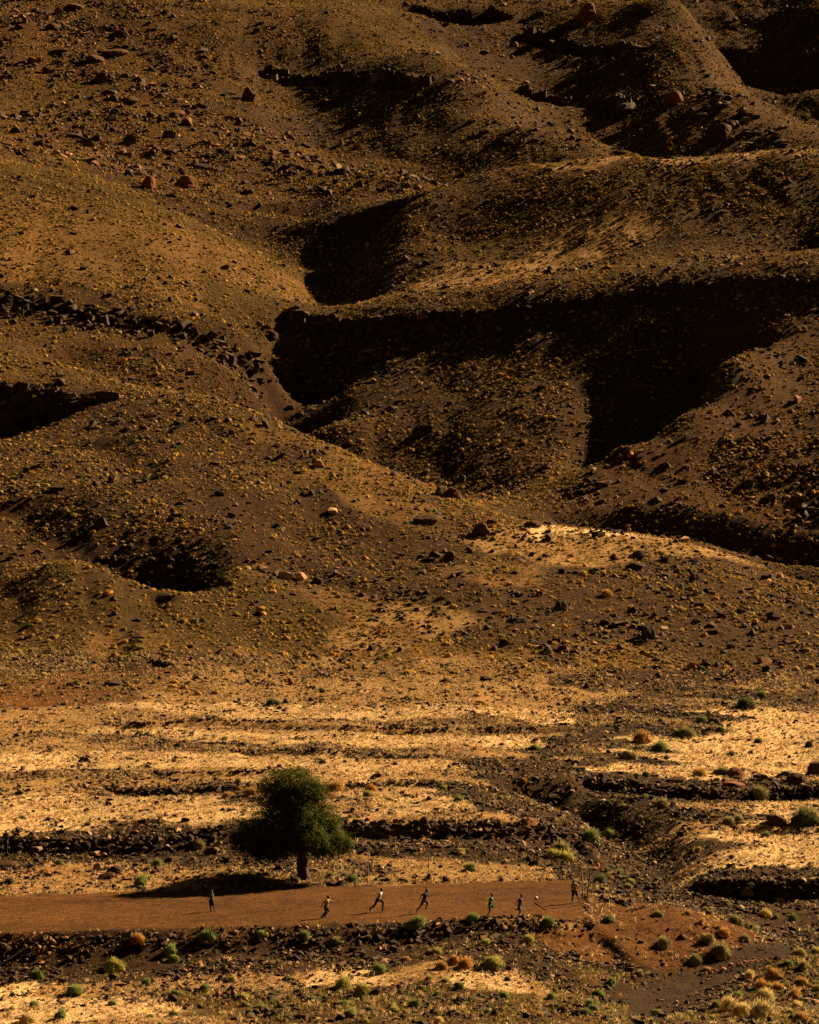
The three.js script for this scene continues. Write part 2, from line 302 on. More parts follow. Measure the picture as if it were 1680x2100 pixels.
z('M', [720, 408], [800, 420], [700, 432], [620, 442], [540, 452], [600, 420], [440, 466], [860, 404]);
z('H', [200, 478], [0, 500], [320, 482], [200, 508], [960, 400], [900, 412]);
z('B', [320, 516], [450, 515], [520, 518], [200, 530], [0, 535], [440, 540]);
z('M', [250, 560], [100, 585], [430, 592], [540, 590], [330, 590], [100, 560], [600, 585], [0, 560]);
z('G', [100, 625], [0, 640], [200, 628], [320, 622], [430, 560]);
z('B', [900, 470], [900, 520], [1100, 500], [740, 545], [1200, 490], [1300, 545], [1500, 575], [1000, 560], [1650, 580], [800, 490], [1120, 470], [650, 520], [1150, 530], [1350, 520]);
z('H', [960, 447], [1030, 452], [900, 450]);
z('H', [1400, 466], [1650, 480], [1600, 520], [1500, 500], [1700, 530], [1300, 462], [1560, 478]);
z('Q', [1450, 455], [1550, 456], [1350, 456], [1650, 458]);
z('B', [1200, 436], [1350, 436], [1500, 436], [1650, 436], [1350, 428], [1550, 425]);
z('T', [840, 582], [950, 588], [900, 578], [1100, 586], [1250, 600]);
z('B', [760, 548], [850, 553], [980, 558], [1100, 564], [1230, 572], [1350, 578], [1550, 588], [1700, 590], [1300, 560], [1450, 570]);
z('H', [1000, 640], [1200, 630], [1400, 640], [1600, 650], [1000, 612]);
z('T', [1250, 649], [1350, 644], [1450, 641], [1550, 638], [1640, 636], [1180, 652]);
z('H', [1300, 632], [1450, 628], [1600, 624], [1150, 638], [1050, 645]);
z('B', [1200, 700], [1400, 700], [1600, 700], [1100, 900], [1250, 880], [1180, 940], [1350, 940], [1300, 990], [900, 830], [760, 830], [680, 880], [850, 790]);
z('B', [750, 622], [800, 640], [720, 600], [860, 650], [600, 662], [540, 680], [680, 668], [480, 690]);
z('Q', [300, 760], [150, 800], [400, 790], [560, 745], [200, 730], [480, 770], [640, 760], [80, 870], [300, 880], [150, 950], [720, 745], [400, 720]);
z('H', [450, 880], [500, 940], [-100, 820], [1350, 860], [1180, 1010], [1500, 890]);
z('B', [700, 860], [640, 840], [800, 850], [600, 890], [900, 860], [1000, 950], [900, 990], [1200, 870]);
z('G', [700, 925], [600, 950], [800, 905], [560, 980], [1420, 980]);
z('B', [1500, 1120], [1650, 1080], [1700, 1040], [1560, 1020], [1480, 1180], [1680, 1160]);
z('M', [500, 322], [700, 324], [850, 322], [1000, 320], [1100, 330], [300, 308], [200, 330], [1350, 334], [1000, 372]);
z('T', [350, 312], [450, 320], [550, 330], [650, 341], [720, 351], [800, 346], [900, 330], [1050, 318], [250, 300], [600, 318], [760, 320]);
z('E', [150, 249], [380, 267], [150, 272], [820, 286], [880, 262], [1000, 290], [700, 171.5], [880, 170], [500, 171.5], [1100, 170], [1000, 166]);
z('T', [80, 243], [200, 246], [350, 248], [0, 268], [450, 280], [760, 280], [980, 300], [620, 300]);
z('K', [1120, 259], [1180, 258], [1240, 256], [1300, 264], [1100, 246], [1160, 236], [1220, 244], [1400, 285], [1480, 297], [1600, 313], [1350, 270], [1030, 236], [1080, 232], [1260, 228]);
const NCL = CLASSES.length, ZNA = 300, ZNL = 460, ZTAB = new Float32Array(ZNA * ZNL * NCL), ZA0 = -0.24, ZA1 = 0.24, ZL0 = Math.log(120), ZL1 = Math.log(1300);
for (let j = 0; j < ZNL; j++) for (let i = 0; i < ZNA; i++) {
  const a = ZA0 + (ZA1 - ZA0) * i / (ZNA - 1), l = ZL0 + (ZL1 - ZL0) * j / (ZNL - 1), o = (j * ZNA + i) * NCL; let sum = 0;
  for (const [k, za, zl] of ZONES) { const da = (a - za) * 0.7, dl = (l - zl) * (l < 5.75 ? 1.6 : 1), q = da * da + dl * dl + 1.5e-5, w = 1 / (q * q * q); ZTAB[o + k] += w; sum += w; }
  for (let k = 0; k < NCL; k++) ZTAB[o + k] /= sum;
}
const zw = new Float32Array(NCL);
function zone(X, d) {                  // shares of the ground covers, edges broken up by noise
  const s = Math.max(2.2, d * 0.014), wx = fbm(X / s + 3.1, d / s, 3) * s * 1.3 + fbm(X / (s * 5), d / (s * 5), 2) * s * 2.5, wd = fbm(X / s - 8.7, d / s + 5, 3) * s * 0.7 + (d < 340 && d > 214 ? fbm(X / 16 + 7, d / 16, 2) * 4.5 : 0);
  const dd = Math.max(121, d + wd), x = clamp(((X + wx) / dd - ZA0) / (ZA1 - ZA0) * (ZNA - 1), 0, ZNA - 1.01), y = clamp((Math.log(dd) - ZL0) / (ZL1 - ZL0) * (ZNL - 1), 0, ZNL - 1.01);
  const i = Math.floor(x), j = Math.floor(y), fx = x - i, fy = y - j, o = (j * ZNA + i) * NCL;
  for (let k = 0; k < NCL; k++) zw[k] = (ZTAB[o + k] * (1 - fx) + ZTAB[o + NCL + k] * fx) * (1 - fy) + (ZTAB[o + ZNA * NCL + k] * (1 - fx) + ZTAB[o + ZNA * NCL + NCL + k] * fx) * fy;
  return zw;
}
const PITCH_RGB = [.096, .0405, .0098], TRACK_RGB = [.040, .0235, .0125];

// ---------------------------------------------------------------- textures
function tile(n, f, srgb) {
  const a = new Uint8Array(n * n * 4);
  for (let y = 0; y < n; y++) for (let x = 0; x < n; x++) { const v = f(x, y), o = (y * n + x) * 4; a[o] = v[0]; a[o + 1] = v[1]; a[o + 2] = v[2]; a[o + 3] = 255; }
  const t = new THREE.DataTexture(a, n, n, THREE.RGBAFormat); t.wrapS = t.wrapT = THREE.RepeatWrapping; t.magFilter = THREE.LinearFilter; t.needsUpdate = true;
  if (srgb) t.colorSpace = THREE.SRGBColorSpace; return t;
}
function pnoise(x, y, p) {              // value noise that repeats every p cells
  const i = Math.floor(x), j = Math.floor(y), fx = x - i, fy = y - j, u = fx * fx * (3 - 2 * fx), v = fy * fy * (3 - 2 * fy), m = (k) => ((k % p) + p) % p;
  const a = hash2(m(i) + 91, m(j) + 7), b = hash2(m(i + 1) + 91, m(j) + 7), c_ = hash2(m(i) + 91, m(j + 1) + 7), e = hash2(m(i + 1) + 91, m(j + 1) + 7);
  return a + (b - a) * u + (c_ - a) * v + (a - b - c_ + e) * u * v;
}
const grit = new Float32Array(1024 * 1024);
for (let y = 0; y < 1024; y++) for (let x = 0; x < 1024; x++) {
  let s = 0, w = 0; for (const [p, k] of [[16, .5], [48, .7], [128, 1], [256, 1], [512, .8]]) { s += k * pnoise(x * p / 1024, y * p / 1024, p); w += k; }
  grit[y * 1024 + x] = s / w;
}
const gritMap = tile(1024, (x, y) => { const g = clamp((grit[y * 1024 + x] - 0.5) * 3.2 + 0.74, 0.22, 1); const v = Math.round(255 * g); return [v, Math.round(v * (0.97 + 0.03 * g)), Math.round(v * (0.93 + 0.07 * g))]; });
const gritBump = tile(1024, (x, y) => { const v = Math.round(255 * clamp((grit[y * 1024 + x] - 0.5) * 2.5 + 0.5, 0, 1)); return [v, v, v]; });
gritMap.repeat.set(1 / 9, 1 / 9); gritBump.repeat.set(1 / 9, 1 / 9);

// ---------------------------------------------------------------- the ground sheet
const groundMat = new THREE.MeshStandardMaterial({ vertexColors: true, map: gritMap, bumpMap: gritBump, bumpScale: 0.09, roughness: 1, metalness: 0 });
groundMat.specularIntensity = 0.15;
{
  const rows = []; for (let d = -260; d < 110; d += 12) rows.push(d);
  for (let d = 110; d < 150; d += 1.4) rows.push(d);
  for (let d = 150; d < 1240; d += d < 300 ? Math.max(0.36, d * 0.0019) : d * 0.0021) rows.push(d);
  for (let d = 1245; d < 1700; d += 12) rows.push(d);
  const cols = []; for (let s = -0.62; s < -0.185; s += 0.012) cols.push(s);
  for (let s = -0.185; s <= 0.1851; s += 0.37 / 640) cols.push(s);
  for (let s = 0.197; s < 0.625; s += 0.012) cols.push(s);
  const NC = cols.length, NR = rows.length, pos = new Float32Array(NC * NR * 3), col = new Float32Array(NC * NR * 3), uv = new Float32Array(NC * NR * 2), idx = new Uint32Array((NC - 1) * (NR - 1) * 6);
  for (let j = 0; j < NR; j++) for (let i = 0; i < NC; i++) {
    const d = rows[j], X = cols[i] * Math.max(d, 110 + (110 - d) * 0.3), o = (j * NC + i) * 3;
    pos[o] = X; pos[o + 1] = height(X, d); pos[o + 2] = -d;
    uv[(j * NC + i) * 2] = X; uv[(j * NC + i) * 2 + 1] = d;
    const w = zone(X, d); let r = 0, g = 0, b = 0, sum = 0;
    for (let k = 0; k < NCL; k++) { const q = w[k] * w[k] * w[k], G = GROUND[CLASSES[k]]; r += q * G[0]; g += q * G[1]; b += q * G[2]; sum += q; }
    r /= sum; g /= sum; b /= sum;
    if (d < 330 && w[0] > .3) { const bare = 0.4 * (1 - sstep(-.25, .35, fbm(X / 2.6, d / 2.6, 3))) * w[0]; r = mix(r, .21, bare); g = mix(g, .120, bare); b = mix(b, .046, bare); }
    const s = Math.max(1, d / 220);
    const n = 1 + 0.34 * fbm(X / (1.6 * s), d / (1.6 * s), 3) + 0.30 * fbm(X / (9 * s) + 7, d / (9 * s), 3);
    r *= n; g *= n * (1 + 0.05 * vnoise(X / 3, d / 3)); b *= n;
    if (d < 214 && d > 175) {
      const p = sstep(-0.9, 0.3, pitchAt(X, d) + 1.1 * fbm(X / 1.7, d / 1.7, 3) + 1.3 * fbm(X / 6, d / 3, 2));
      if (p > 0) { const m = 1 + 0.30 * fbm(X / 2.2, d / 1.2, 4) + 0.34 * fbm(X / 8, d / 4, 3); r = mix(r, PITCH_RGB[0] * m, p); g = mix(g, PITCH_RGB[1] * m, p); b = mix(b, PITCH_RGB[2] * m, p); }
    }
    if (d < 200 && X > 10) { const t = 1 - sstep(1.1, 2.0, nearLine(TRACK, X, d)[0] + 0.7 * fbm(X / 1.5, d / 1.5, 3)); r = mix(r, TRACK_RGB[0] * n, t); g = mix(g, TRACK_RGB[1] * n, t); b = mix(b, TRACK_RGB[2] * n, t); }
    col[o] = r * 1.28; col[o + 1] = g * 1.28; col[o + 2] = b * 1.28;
  }
  let q = 0; for (let j = 0; j < NR - 1; j++) for (let i = 0; i < NC - 1; i++) { const a = j * NC + i; idx[q++] = a; idx[q++] = a + 1; idx[q++] = a + NC; idx[q++] = a + 1; idx[q++] = a + NC + 1; idx[q++] = a + NC; }
  const g = new THREE.BufferGeometry();
  g.setAttribute('position', new THREE.BufferAttribute(pos, 3)); g.setAttribute('color', new THREE.BufferAttribute(col, 3)); g.setAttribute('uv', new THREE.BufferAttribute(uv, 2));
  g.setIndex(new THREE.BufferAttribute(idx, 1)); g.computeVertexNormals();
  const m = new THREE.Mesh(g, groundMat); m.name = 'ground'; m.userData = { kind: 'structure', label: 'dry hillside and valley floor of straw, stones and red earth', category: 'terrain' };
  m.castShadow = m.receiveShadow = true; scene.add(m);
}

// ---------------------------------------------------------------- naming and placing
const taken = new Map();
function numbered(name) { const n = taken.get(name) ?? 0; taken.set(name, n + 1); return n ? name + '_' + String(n).padStart(3, '0') : name; }
function tag(o, label, category, group, kind) { o.userData = { label, category }; if (group) o.userData.group = group; if (kind) o.userData.kind = kind; return o; }
function lit(o) { o.castShadow = o.receiveShadow = true; return o; }
function part(name, geo, mat, parent) { const m = lit(new THREE.Mesh(geo, mat)); m.name = name; parent.add(m); return m; }
const std = (r, g, b, o = {}) => { const m = new THREE.MeshStandardMaterial({ roughness: 0.95, ...o }); m.color.setRGB(r, g, b); return m; };
// first meeting of the line of sight through bearing u, elevation v with the land, between d0 and d1
function seen(u, v, d0 = 155, d1 = 1200) {
  const a = (u - 840) / FOCAL, e = (v - 1050) / FOCAL; let pd = d0;
  for (let d = d0; d < d1; d += d * 0.0015) {
    if (height(a * d, d) >= EYE - e * d) { let lo = pd, hi = d; for (let k = 0; k < 12; k++) { const m = (lo + hi) / 2; if (height(a * m, m) >= EYE - e * m) hi = m; else lo = m; } return [a * hi, hi]; }
    pd = d;
  }
  return null;
}

// ---------------------------------------------------------------- shapes: rocks, tufts, shrubs
function rockGeo(s, detail, flat, sharp) {
  seed(s); const g0 = new THREE.IcosahedronGeometry(1, detail); g0.deleteAttribute('uv'); g0.deleteAttribute('normal');
  const g = mergeVertices(g0, 1e-4), p = g.attributes.position, planes = [];
  for (let k = 0; k < 13; k++) { const t = new THREE.Vector3(rr(-1, 1), rr(-1, 1), rr(-1, 1)).normalize(); planes.push([t, rr(0.5, 0.82)]); }
  const q = new THREE.Vector3(), ox = rr(0, 99);
  for (let i = 0; i < p.count; i++) {
    q.fromBufferAttribute(p, i).normalize(); let k = 1;
    for (const [t, w] of planes) { const e = q.dot(t); if (e > 0) k = Math.min(k, mix(k, w / e, sharp)); }
    k *= 1 + 0.10 * vnoise(q.x * 2 + ox, q.y * 2 + q.z * 1.7) + 0.05 * vnoise(q.x * 6 + ox, q.y * 9 + q.z * 5);
    p.setXYZ(i, q.x * k * rrs[0], q.y * k * flat, q.z * k * rrs[1]);
  }
  const f = g.toNonIndexed(); f.computeVertexNormals(); return f;
}
const rrs = [1, 1];
function stoneGeo(s, n, flat) {        // an angular stone: the hull of a few points
  seed(s); const pts = []; for (let k = 0; k < n; k++) { const q = new THREE.Vector3(rr(-1, 1), rr(-1, 1), rr(-1, 1)); q.divideScalar(Math.max(Math.abs(q.x), Math.abs(q.y), Math.abs(q.z))).lerp(q.clone().normalize(), .55); pts.push(q.set(q.x * rrs[0], q.y * flat, q.z * rrs[1]).multiplyScalar(rr(.82, 1.08))); }
  const g = new ConvexGeometry(pts); g.deleteAttribute('uv'); return g;
}
const rocks = []; for (let k = 0; k < 6; k++) { rrs[0] = [1, 1.15, .85, 1.3, .95, 1.1][k]; rrs[1] = [.85, .8, 1, .9, 1.1, .7][k]; rocks.push(stoneGeo(100 + k * 7, 11 + k, [.62, .75, .95, .45, .8, .6][k])); }
const boulders = []; for (let k = 0; k < 6; k++) { rrs[0] = [1.1, 1.2, .9, 1, 1.3, 1][k]; rrs[1] = [.9, 1, 1, 1.1, .9, .8][k]; boulders.push(rockGeo(300 + k * 11, 3, [.7, .62, 1, .8, .55, 1.15][k], 0.9)); }
function bladeInto(arr, nor, x, y, zz, dx, dy, dz, len, w, n) {   // one grass blade, two faces, bent at the middle
  const L = Math.hypot(dx, dy, dz); dx /= L; dy /= L; dz /= L; let sx = -dz, sz = dx; const sl = Math.hypot(sx, sz) || 1; sx = sx / sl * w; sz = sz / sl * w;
  const mx = x + dx * len * .55, my = y + dy * len * .55, mz = zz + dz * len * .55, tx = x + dx * len, ty = y + dy * len * .94 - len * .06, tz = zz + dz * len;
  arr.push(x - sx, y, zz - sz, x + sx, y, zz + sz, mx + sx * .7, my, mz + sz * .7, x - sx, y, zz - sz, mx + sx * .7, my, mz + sz * .7, mx - sx * .7, my, mz - sz * .7, mx - sx * .7, my, mz - sz * .7, mx + sx * .7, my, mz + sz * .7, tx, ty, tz);
  for (let k = 0; k < 9; k++) nor.push(n[0], n[1], n[2]);
}
function fromArrays(arr, nor) { const g = new THREE.BufferGeometry(); g.setAttribute('position', new THREE.Float32BufferAttribute(arr, 3)); g.setAttribute('normal', new THREE.Float32BufferAttribute(nor, 3)); return g; }
function tuftGeo(s, n, spread, w) {
  seed(s); const a = [], b = [];
  for (let k = 0; k < n; k++) {
    const t = rr(0, 6.283), r = Math.sqrt(rnd()) * 0.45, x = Math.cos(t) * r, zz = Math.sin(t) * r, o = rr(0.1, spread), t2 = t + rr(-.6, .6);
    bladeInto(a, b, x, -0.04, zz, Math.cos(t2) * o, 1, Math.sin(t2) * o, rr(.55, 1.05), w, [Math.cos(t) * .5, .86, Math.sin(t) * .5]);
  }
  return fromArrays(a, b);
}
const tufts = [tuftGeo(11, 13, 0.9, 0.05), tuftGeo(12, 16, 0.7, 0.045), tuftGeo(13, 11, 1.2, 0.06)];
// cushion shrub of radius about 1 and height about 1: an uneven core bristling with twigs and leaf sprigs
function shrubGeo(s, n, w, core, up) {
  seed(s); const a = [], b = []; const ox = rr(0, 50);
  const rad = (x, y, zz) => 0.80 + 0.30 * vnoise(x * 1.9 + ox, zz * 1.9 + y * 1.3) + 0.10 * vnoise(x * 5 + ox, zz * 5 + y * 4);
  const g0 = new THREE.IcosahedronGeometry(1, core); const p = g0.attributes.position;
  for (let i = 0; i < p.count; i++) { let x = p.getX(i), y = p.getY(i), zz = p.getZ(i); const k = rad(x, y, zz) * 0.82; p.setXYZ(i, x * k, Math.max(-.15, y * k * up), zz * k); }
  g0.computeVertexNormals();
  const ca = g0.attributes.position.array, cn = g0.attributes.normal.array; for (let i = 0; i < ca.length; i++) { a.push(ca[i]); b.push(cn[i]); }
  for (let k = 0; k < n; k++) {
    const y = Math.pow(rnd(), 0.8), t = rr(0, 6.283), r = Math.sqrt(Math.max(0, 1 - y * y)), x = Math.cos(t) * r, zz = Math.sin(t) * r, q = rad(x, y, zz) * rr(.60, .92);
    const l = rr(.16, .42), jx = rr(-.45, .45), jz = rr(-.45, .45), dx = x + jx, dy = y * .8 + .45 + rr(-.3, .3), dz = zz + jz, e = Math.hypot(dx, dy, dz);
    bladeInto(a, b, x * q, y * q * up, zz * q, dx, dy, dz, l, w, [mix(x, dx / e, .5), mix(y, dy / e, .5) + .1, mix(zz, dz / e, .5)]);
  }
  return fromArrays(a, b);
}
const farShrubs = []; for (let k = 0; k < 5; k++) farShrubs.push(shrubGeo(500 + k, 46, 0.05, 1, [.8, .95, .7, .85, 1][k]));
const nearShrubs = []; for (let k = 0; k < 5; k++) nearShrubs.push(shrubGeo(600 + k, 620, 0.018, 2, [.85, 1, .75, .9, 1.05][k]));

// ---------------------------------------------------------------- masses nobody could count
const LEAF_T = 0.5;
const cloudMat = (spec, t = 0, rough = 1) => { const m = new THREE.MeshPhysicalMaterial({ roughness: rough, transmission: t }); m.specularIntensity = spec; return m; };
const rockMat = cloudMat(0.3, 0, .85), grassMat = cloudMat(0.15, LEAF_T), leafMat = cloudMat(0.12, .3);
class Mass {
  constructor(name, partName, geos, mat, label, category) { this.lists = geos.map(() => []); Object.assign(this, { name, partName, geos, mat, label, category }); }
  add(k, X, Y, d, sx, sy, sz, turn, tilt, rgb) { this.lists[k].push([X, Y, -d, sx, sy, sz, turn, tilt, rgb[0], rgb[1], rgb[2]]); }
  build() {
    const root = new THREE.Group(); root.name = numbered(this.name); tag(root, this.label, this.category, null, 'stuff'); scene.add(root);
    const M = new THREE.Matrix4(), E = new THREE.Euler(), Q = new THREE.Quaternion(), P = new THREE.Vector3(), S = new THREE.Vector3(), C = new THREE.Color(); let total = 0;
    this.lists.forEach((l, k) => {
      if (!l.length) return; total += l.length;
      const im = lit(new THREE.InstancedMesh(this.geos[k], this.mat, l.length)); im.name = this.partName; im.userData = { kind: 'stuff' };
      l.forEach((e, i) => { E.set(e[7], e[6], e[7] * .6, 'YXZ'); Q.setFromEuler(E); M.compose(P.set(e[0], e[1], e[2]), Q, S.set(e[3], e[4], e[5])); im.setMatrixAt(i, M); C.setRGB(e[8], e[9], e[10]); im.setColorAt(i, C); });
      root.add(im);
    });
    console.log(this.name, total);
  }
}
const DENS = {          // per square metre: tufts, rocks near the pitch | tufts, rocks, shrubs on the hills
  S: [14, 2.2, 2.6, .3, .10], T: [9, 4, 2.2, .5, .45], B: [4, 6, 1.7, .5, .80], K: [5, 11, .8, .8, .45], R: [3, 1.5, .6, .3, .15], E: [14, 5, 2.0, .45, .5], H: [4, 4, 2.1, .35, 1.0], G: [12, 2, 2.6, .15, 1.3], Q: [3, 4, 2.0, .6, 1.25], M: [6, 4, 2.8, .3, 1.15],
};
const STRAW = [.74, .500, .235], ROCK = [.046, .025, .012], ROCKP = [.28, .165, .090], ROCKR = [.19, .080, .032];
const grassMass = new Mass('dry_grass', 'grass_tufts', tufts, grassMat, 'short dry straw coloured grass growing over fields and hills', 'grass');
const stoneMass = new Mass('loose_stones', 'stones', rocks, rockMat, 'dark loose basalt stones littering slopes and field edges', 'stones');
const shrubMass = new Mass('hillside_scrub', 'shrubs', farShrubs, leafMat, 'small cushion shrubs covering the hillsides behind the fields', 'scrub');
function shrubTone() {
  const t = rnd(), m = rr(.7, 1.25);
  const c_ = t < .34 ? [.44, .245, .052] : t < .64 ? [.33, .208, .047] : t < .84 ? [.20, .160, .040] : t < .92 ? [.48, .310, .105] : [.120, .130, .034];
  return [c_[0] * m, c_[1] * m, c_[2] * m];
}
function cover(d0, d1, most, f) {
  const area = 0.165 * (d1 * d1 - d0 * d0) + 24 * (d1 - d0), n = Math.round(area * most);
  for (let k = 0; k < n; k++) { const d = Math.sqrt(d0 * d0 + (d1 * d1 - d0 * d0) * rnd()), X = (rnd() * 2 - 1) * (0.165 * d + 12); f(X, d, rnd() * most); }
}
const pick = (w, col) => { let s = 0, n = 0; for (let k = 0; k < NCL; k++) { const q = w[k] * w[k]; s += q * DENS[CLASSES[k]][col]; n += q; } return s / n; };
const edge = (X, d) => d < 215 ? pitchAt(X, d) : -9;
const onTrack = (X, d) => d < 200 && X > 10 && nearLine(TRACK, X, d)[0] < 1.3;
seed(41);
cover(152, 330, 17, (X, d, t) => {
  const e = edge(X, d); if (e > 1.6 || onTrack(X, d) || (e > .1 && t > 2.2 * sstep(1.6, .1, e) * sstep(-.1, .3, fbm(X / 2, d / 2 + 4, 2)))) return;
  const w = zone(X, d); let q = pick(w, 0) * (0.35 + 1.3 * sstep(-.25, .35, fbm(X / 2.6, d / 2.6, 3))); if (d > 250) q *= .75;
  if (e > -1.6) q = Math.max(q, 11 * sstep(-.2, .3, fbm(X / 3, d / 2, 2)));
  if (t > q) return;
  const s = (rnd() < .7 ? rr(.08, .2) : rr(.18, .36)), m = rr(.72, 1.12), g = rnd(), straw = w[3] > .5 ? (g < .30 ? STRAW : g < .7 ? [.26, .155, .045] : [.13, .12, .030]) : w[5] > .45 && d < 192 ? (g < .34 ? STRAW : g < .56 ? [.40, .22, .04] : [.22, .21, .035]) : g < .86 ? STRAW : g < .92 ? [.42, .24, .05] : g < .96 ? [.12, .075, .026] : [.18, .16, .035];
  grassMass.add(Math.floor(rnd() * 3), X, height(X, d), d, s, s * rr(.8, 1.5), s, rr(0, 6.3), rr(-.2, .2), [straw[0] * m, straw[1] * m, straw[2] * m]);
});
seed(42);
cover(330, 1230, 3.4, (X, d, t) => {
  const w = zone(X, d); let q = pick(w, 2) * (0.3 + 1.4 * sstep(-.3, .3, fbm(X / 6, d / 6, 3))); if (d > 650) q *= .45;
  if (t > q) return;
  const s = rr(.2, .55) * (d > 650 ? 1.3 : 1), m = rr(.55, 1.0), g = rnd(), pale = w[0] + w[1] * .8;
  const c_ = g < .35 + pale * .5 ? [.36, .21, .065] : g < .8 ? [.20, .115, .030] : [.10, .075, .02];
  grassMass.add(Math.floor(rnd() * 3), X, height(X, d), d, s, s * rr(.6, 1), s, rr(0, 6.3), rr(-.2, .2), [c_[0] * m, c_[1] * m, c_[2] * m]);
});
seed(43);
function stoneTone(w) { const m = rr(.55, 1.35), g = w[8] > .5 && rnd() < .5 ? (rnd() < .35 ? .96 : .5) : rnd(), b = g < .86 ? ROCK : g < .94 ? ROCKP : ROCKR; return [b[0] * m, b[1] * m, b[2] * m]; }
cover(152, 330, 26, (X, d, t) => {
  const e = edge(X, d); if (e > -0.1) return;
  const w = zone(X, d); let q = pick(w, 1) * (0.25 + 1.5 * sstep(-.3, .3, fbm(X / 3.5 + 30, d / 3.5, 3))); if (d > 250) q *= .7;
  if (onTrack(X, d)) q = 1.5;
  if (t > q) return;
  const g = rnd(), s = (g < .82 ? rr(.04, .13) : g < .97 ? rr(.12, .24) : rr(.22, .38));
  stoneMass.add(Math.floor(rnd() * 6), X, height(X, d) + s * .25, d, s * rr(.8, 1.4), s * rr(.7, 1.1), s, rr(0, 6.3), rr(-.5, .5), stoneTone(w));
});
seed(44);
cover(330, 1230, 1.2, (X, d, t) => {
  const w = zone(X, d); let q = pick(w, 3) * (0.2 + 1.6 * sstep(-.25, .35, fbm(X / 9 + 30, d / 9, 3))); if (d > 700) q *= .7;
  if (t > q) return;
  const g = rnd(), s = (g < .85 ? rr(.12, .32) : g < .985 ? rr(.3, .6) : rr(.6, 1.1)) * (d > 700 ? 1.25 : 1) * (w[8] > .5 ? 1.45 : 1);
  stoneMass.add(Math.floor(rnd() * 6), X, height(X, d) + s * .25, d, s * rr(.8, 1.4), s * rr(.7, 1.2), s, rr(0, 6.3), rr(-.5, .5), stoneTone(w));
});
seed(45);
cover(296, 1230, 2.3, (X, d, t) => {
  const w = zone(X, d); let q = (d > 850 ? 1.4 : 1.75) * pick(w, 4) * (0.18 + 1.1 * sstep(-.35, .35, fbm(X / 11 - 30, d / 11, 3)) + .5 * sstep(0, .4, fbm(X / 3, d / 3 + 9, 2)));
  if (d < 330) q *= .4;
  if (t > q) return;
  const gs = rnd(), s = gs < .62 ? rr(.13, .27) : gs < .93 ? rr(.25, .42) : rr(.40, .75);
  shrubMass.add(Math.floor(rnd() * 5), X, height(X, d) - .03, d, s * rr(.9, 1.2), s * rr(.8, 1.15), s * rr(.9, 1.2), rr(0, 6.3), rr(-.12, .12), shrubTone());
});
grassMass.build(); stoneMass.build(); shrubMass.build();

// things that look alike are told apart by where they come in their row
const ORD = ['', 'second', 'third', 'fourth', 'fifth', 'sixth', 'seventh', 'eighth', 'ninth', 'tenth', 'eleventh', 'twelfth', 'thirteenth', 'fourteenth', 'fifteenth', 'sixteenth'];
const ALIKE = [];
function tellApart() {
  const by = new Map(); for (const [o, what, where] of ALIKE) { const k = what + '|' + where; if (!by.has(k)) by.set(k, []); by.get(k).push(o); }
  for (const [k, l] of by) {
    const [what, where] = k.split('|'); l.sort((a, b) => a.position.x / a.position.z < b.position.x / b.position.z ? 1 : -1);
    l.forEach((o, i) => { o.userData.label = l.length === 1 ? `${what} ${where}` : i === 0 ? `leftmost ${what} ${where}` : i === l.length - 1 ? `rightmost ${what} ${where}` : `${ORD[i] ?? 'further'} ${what} from the left ${where}`; });
  }
}
// ---------------------------------------------------------------- single shrubs
const TONES = {
  green: ['green', [[.110, .125, .026], [.090, .108, .024]]], yellow: ['yellow green', [[.215, .185, .040], [.185, .165, .036]]], olive: ['olive', [[.150, .125, .042], [.125, .108, .034]]],
  orange: ['rust brown', [[.270, .140, .030], [.225, .120, .030]]], dark: ['dark green', [[.048, .054, .020], [.060, .062, .020]]], pale: ['pale straw coloured', [[.400, .300, .120], [.340, .260, .110]]],
};
for (const k in TONES) TONES[k].mats = TONES[k][1].map(([r, g, b]) => { const m = new THREE.MeshPhysicalMaterial({ roughness: 1, transmission: LEAF_T }); m.color.setRGB(r * 1.6, g * 1.6, b * 1.6); m.specularIntensity = .15; return m; });
const SHRUBS = [];
const sh = (tone, ...l) => l.forEach(([u, v, w]) => SHRUBS.push([u, v, w, tone]));
sh('green', [74, 2008, 30], [154, 2040, 38], [349, 1957, 32], [423, 1930, 40], [300, 2020, 24], [360, 2040, 24], [537, 2072, 34], [69, 2064, 24], [23, 2072, 18], [124, 2088, 30], [307, 2088, 18], [356, 2083, 22], [419, 2030, 24], [537, 1919, 24], [625, 1921, 20], [855, 1900, 40], [970, 1886, 28], [1124, 1895, 32], [625, 1926, 26],
  [777, 1995, 34], [705, 2064, 24], [718, 2085, 36], [850, 2064, 26], [844, 2054, 20], [1034, 2048, 24], [1130, 2048, 20], [1225, 2042, 26], [1213, 2068, 32], [965, 1785, 28], [722, 1808, 24], [289, 1816, 34], [323, 1777, 24], [180, 1692, 14], [1352, 1540, 36], [1441, 1480, 24], [1389, 1508, 20], [1210, 1724, 46], [1251, 1717, 26], [1617, 1980, 22], [1469, 2066, 26], [1254, 2018, 22], [1097, 1537, 24], [1571, 1716, 24], [1563, 1430, 24], [940, 1644, 24], [1626, 1887, 22], [1411, 1508, 22], [1478, 1500, 20], [600, 2010, 18], [230, 2060, 20], [1000, 2080, 22], [640, 2050, 20], [900, 2040, 20]);
sh('yellow', [236, 1987, 45], [703, 2024, 38], [743, 2042, 40], [1011, 1982, 44], [499, 2050, 30], [808, 2073, 24], [1534, 1832, 32], [1293, 1811, 20], [1084, 1932, 26], [996, 1937, 24], [914, 2014, 22], [880, 2013, 20], [1674, 1955, 26], [1157, 1765, 50], [1135, 1760, 34], [1640, 1960, 30], [476, 2012, 20], [1580, 2030, 24]);
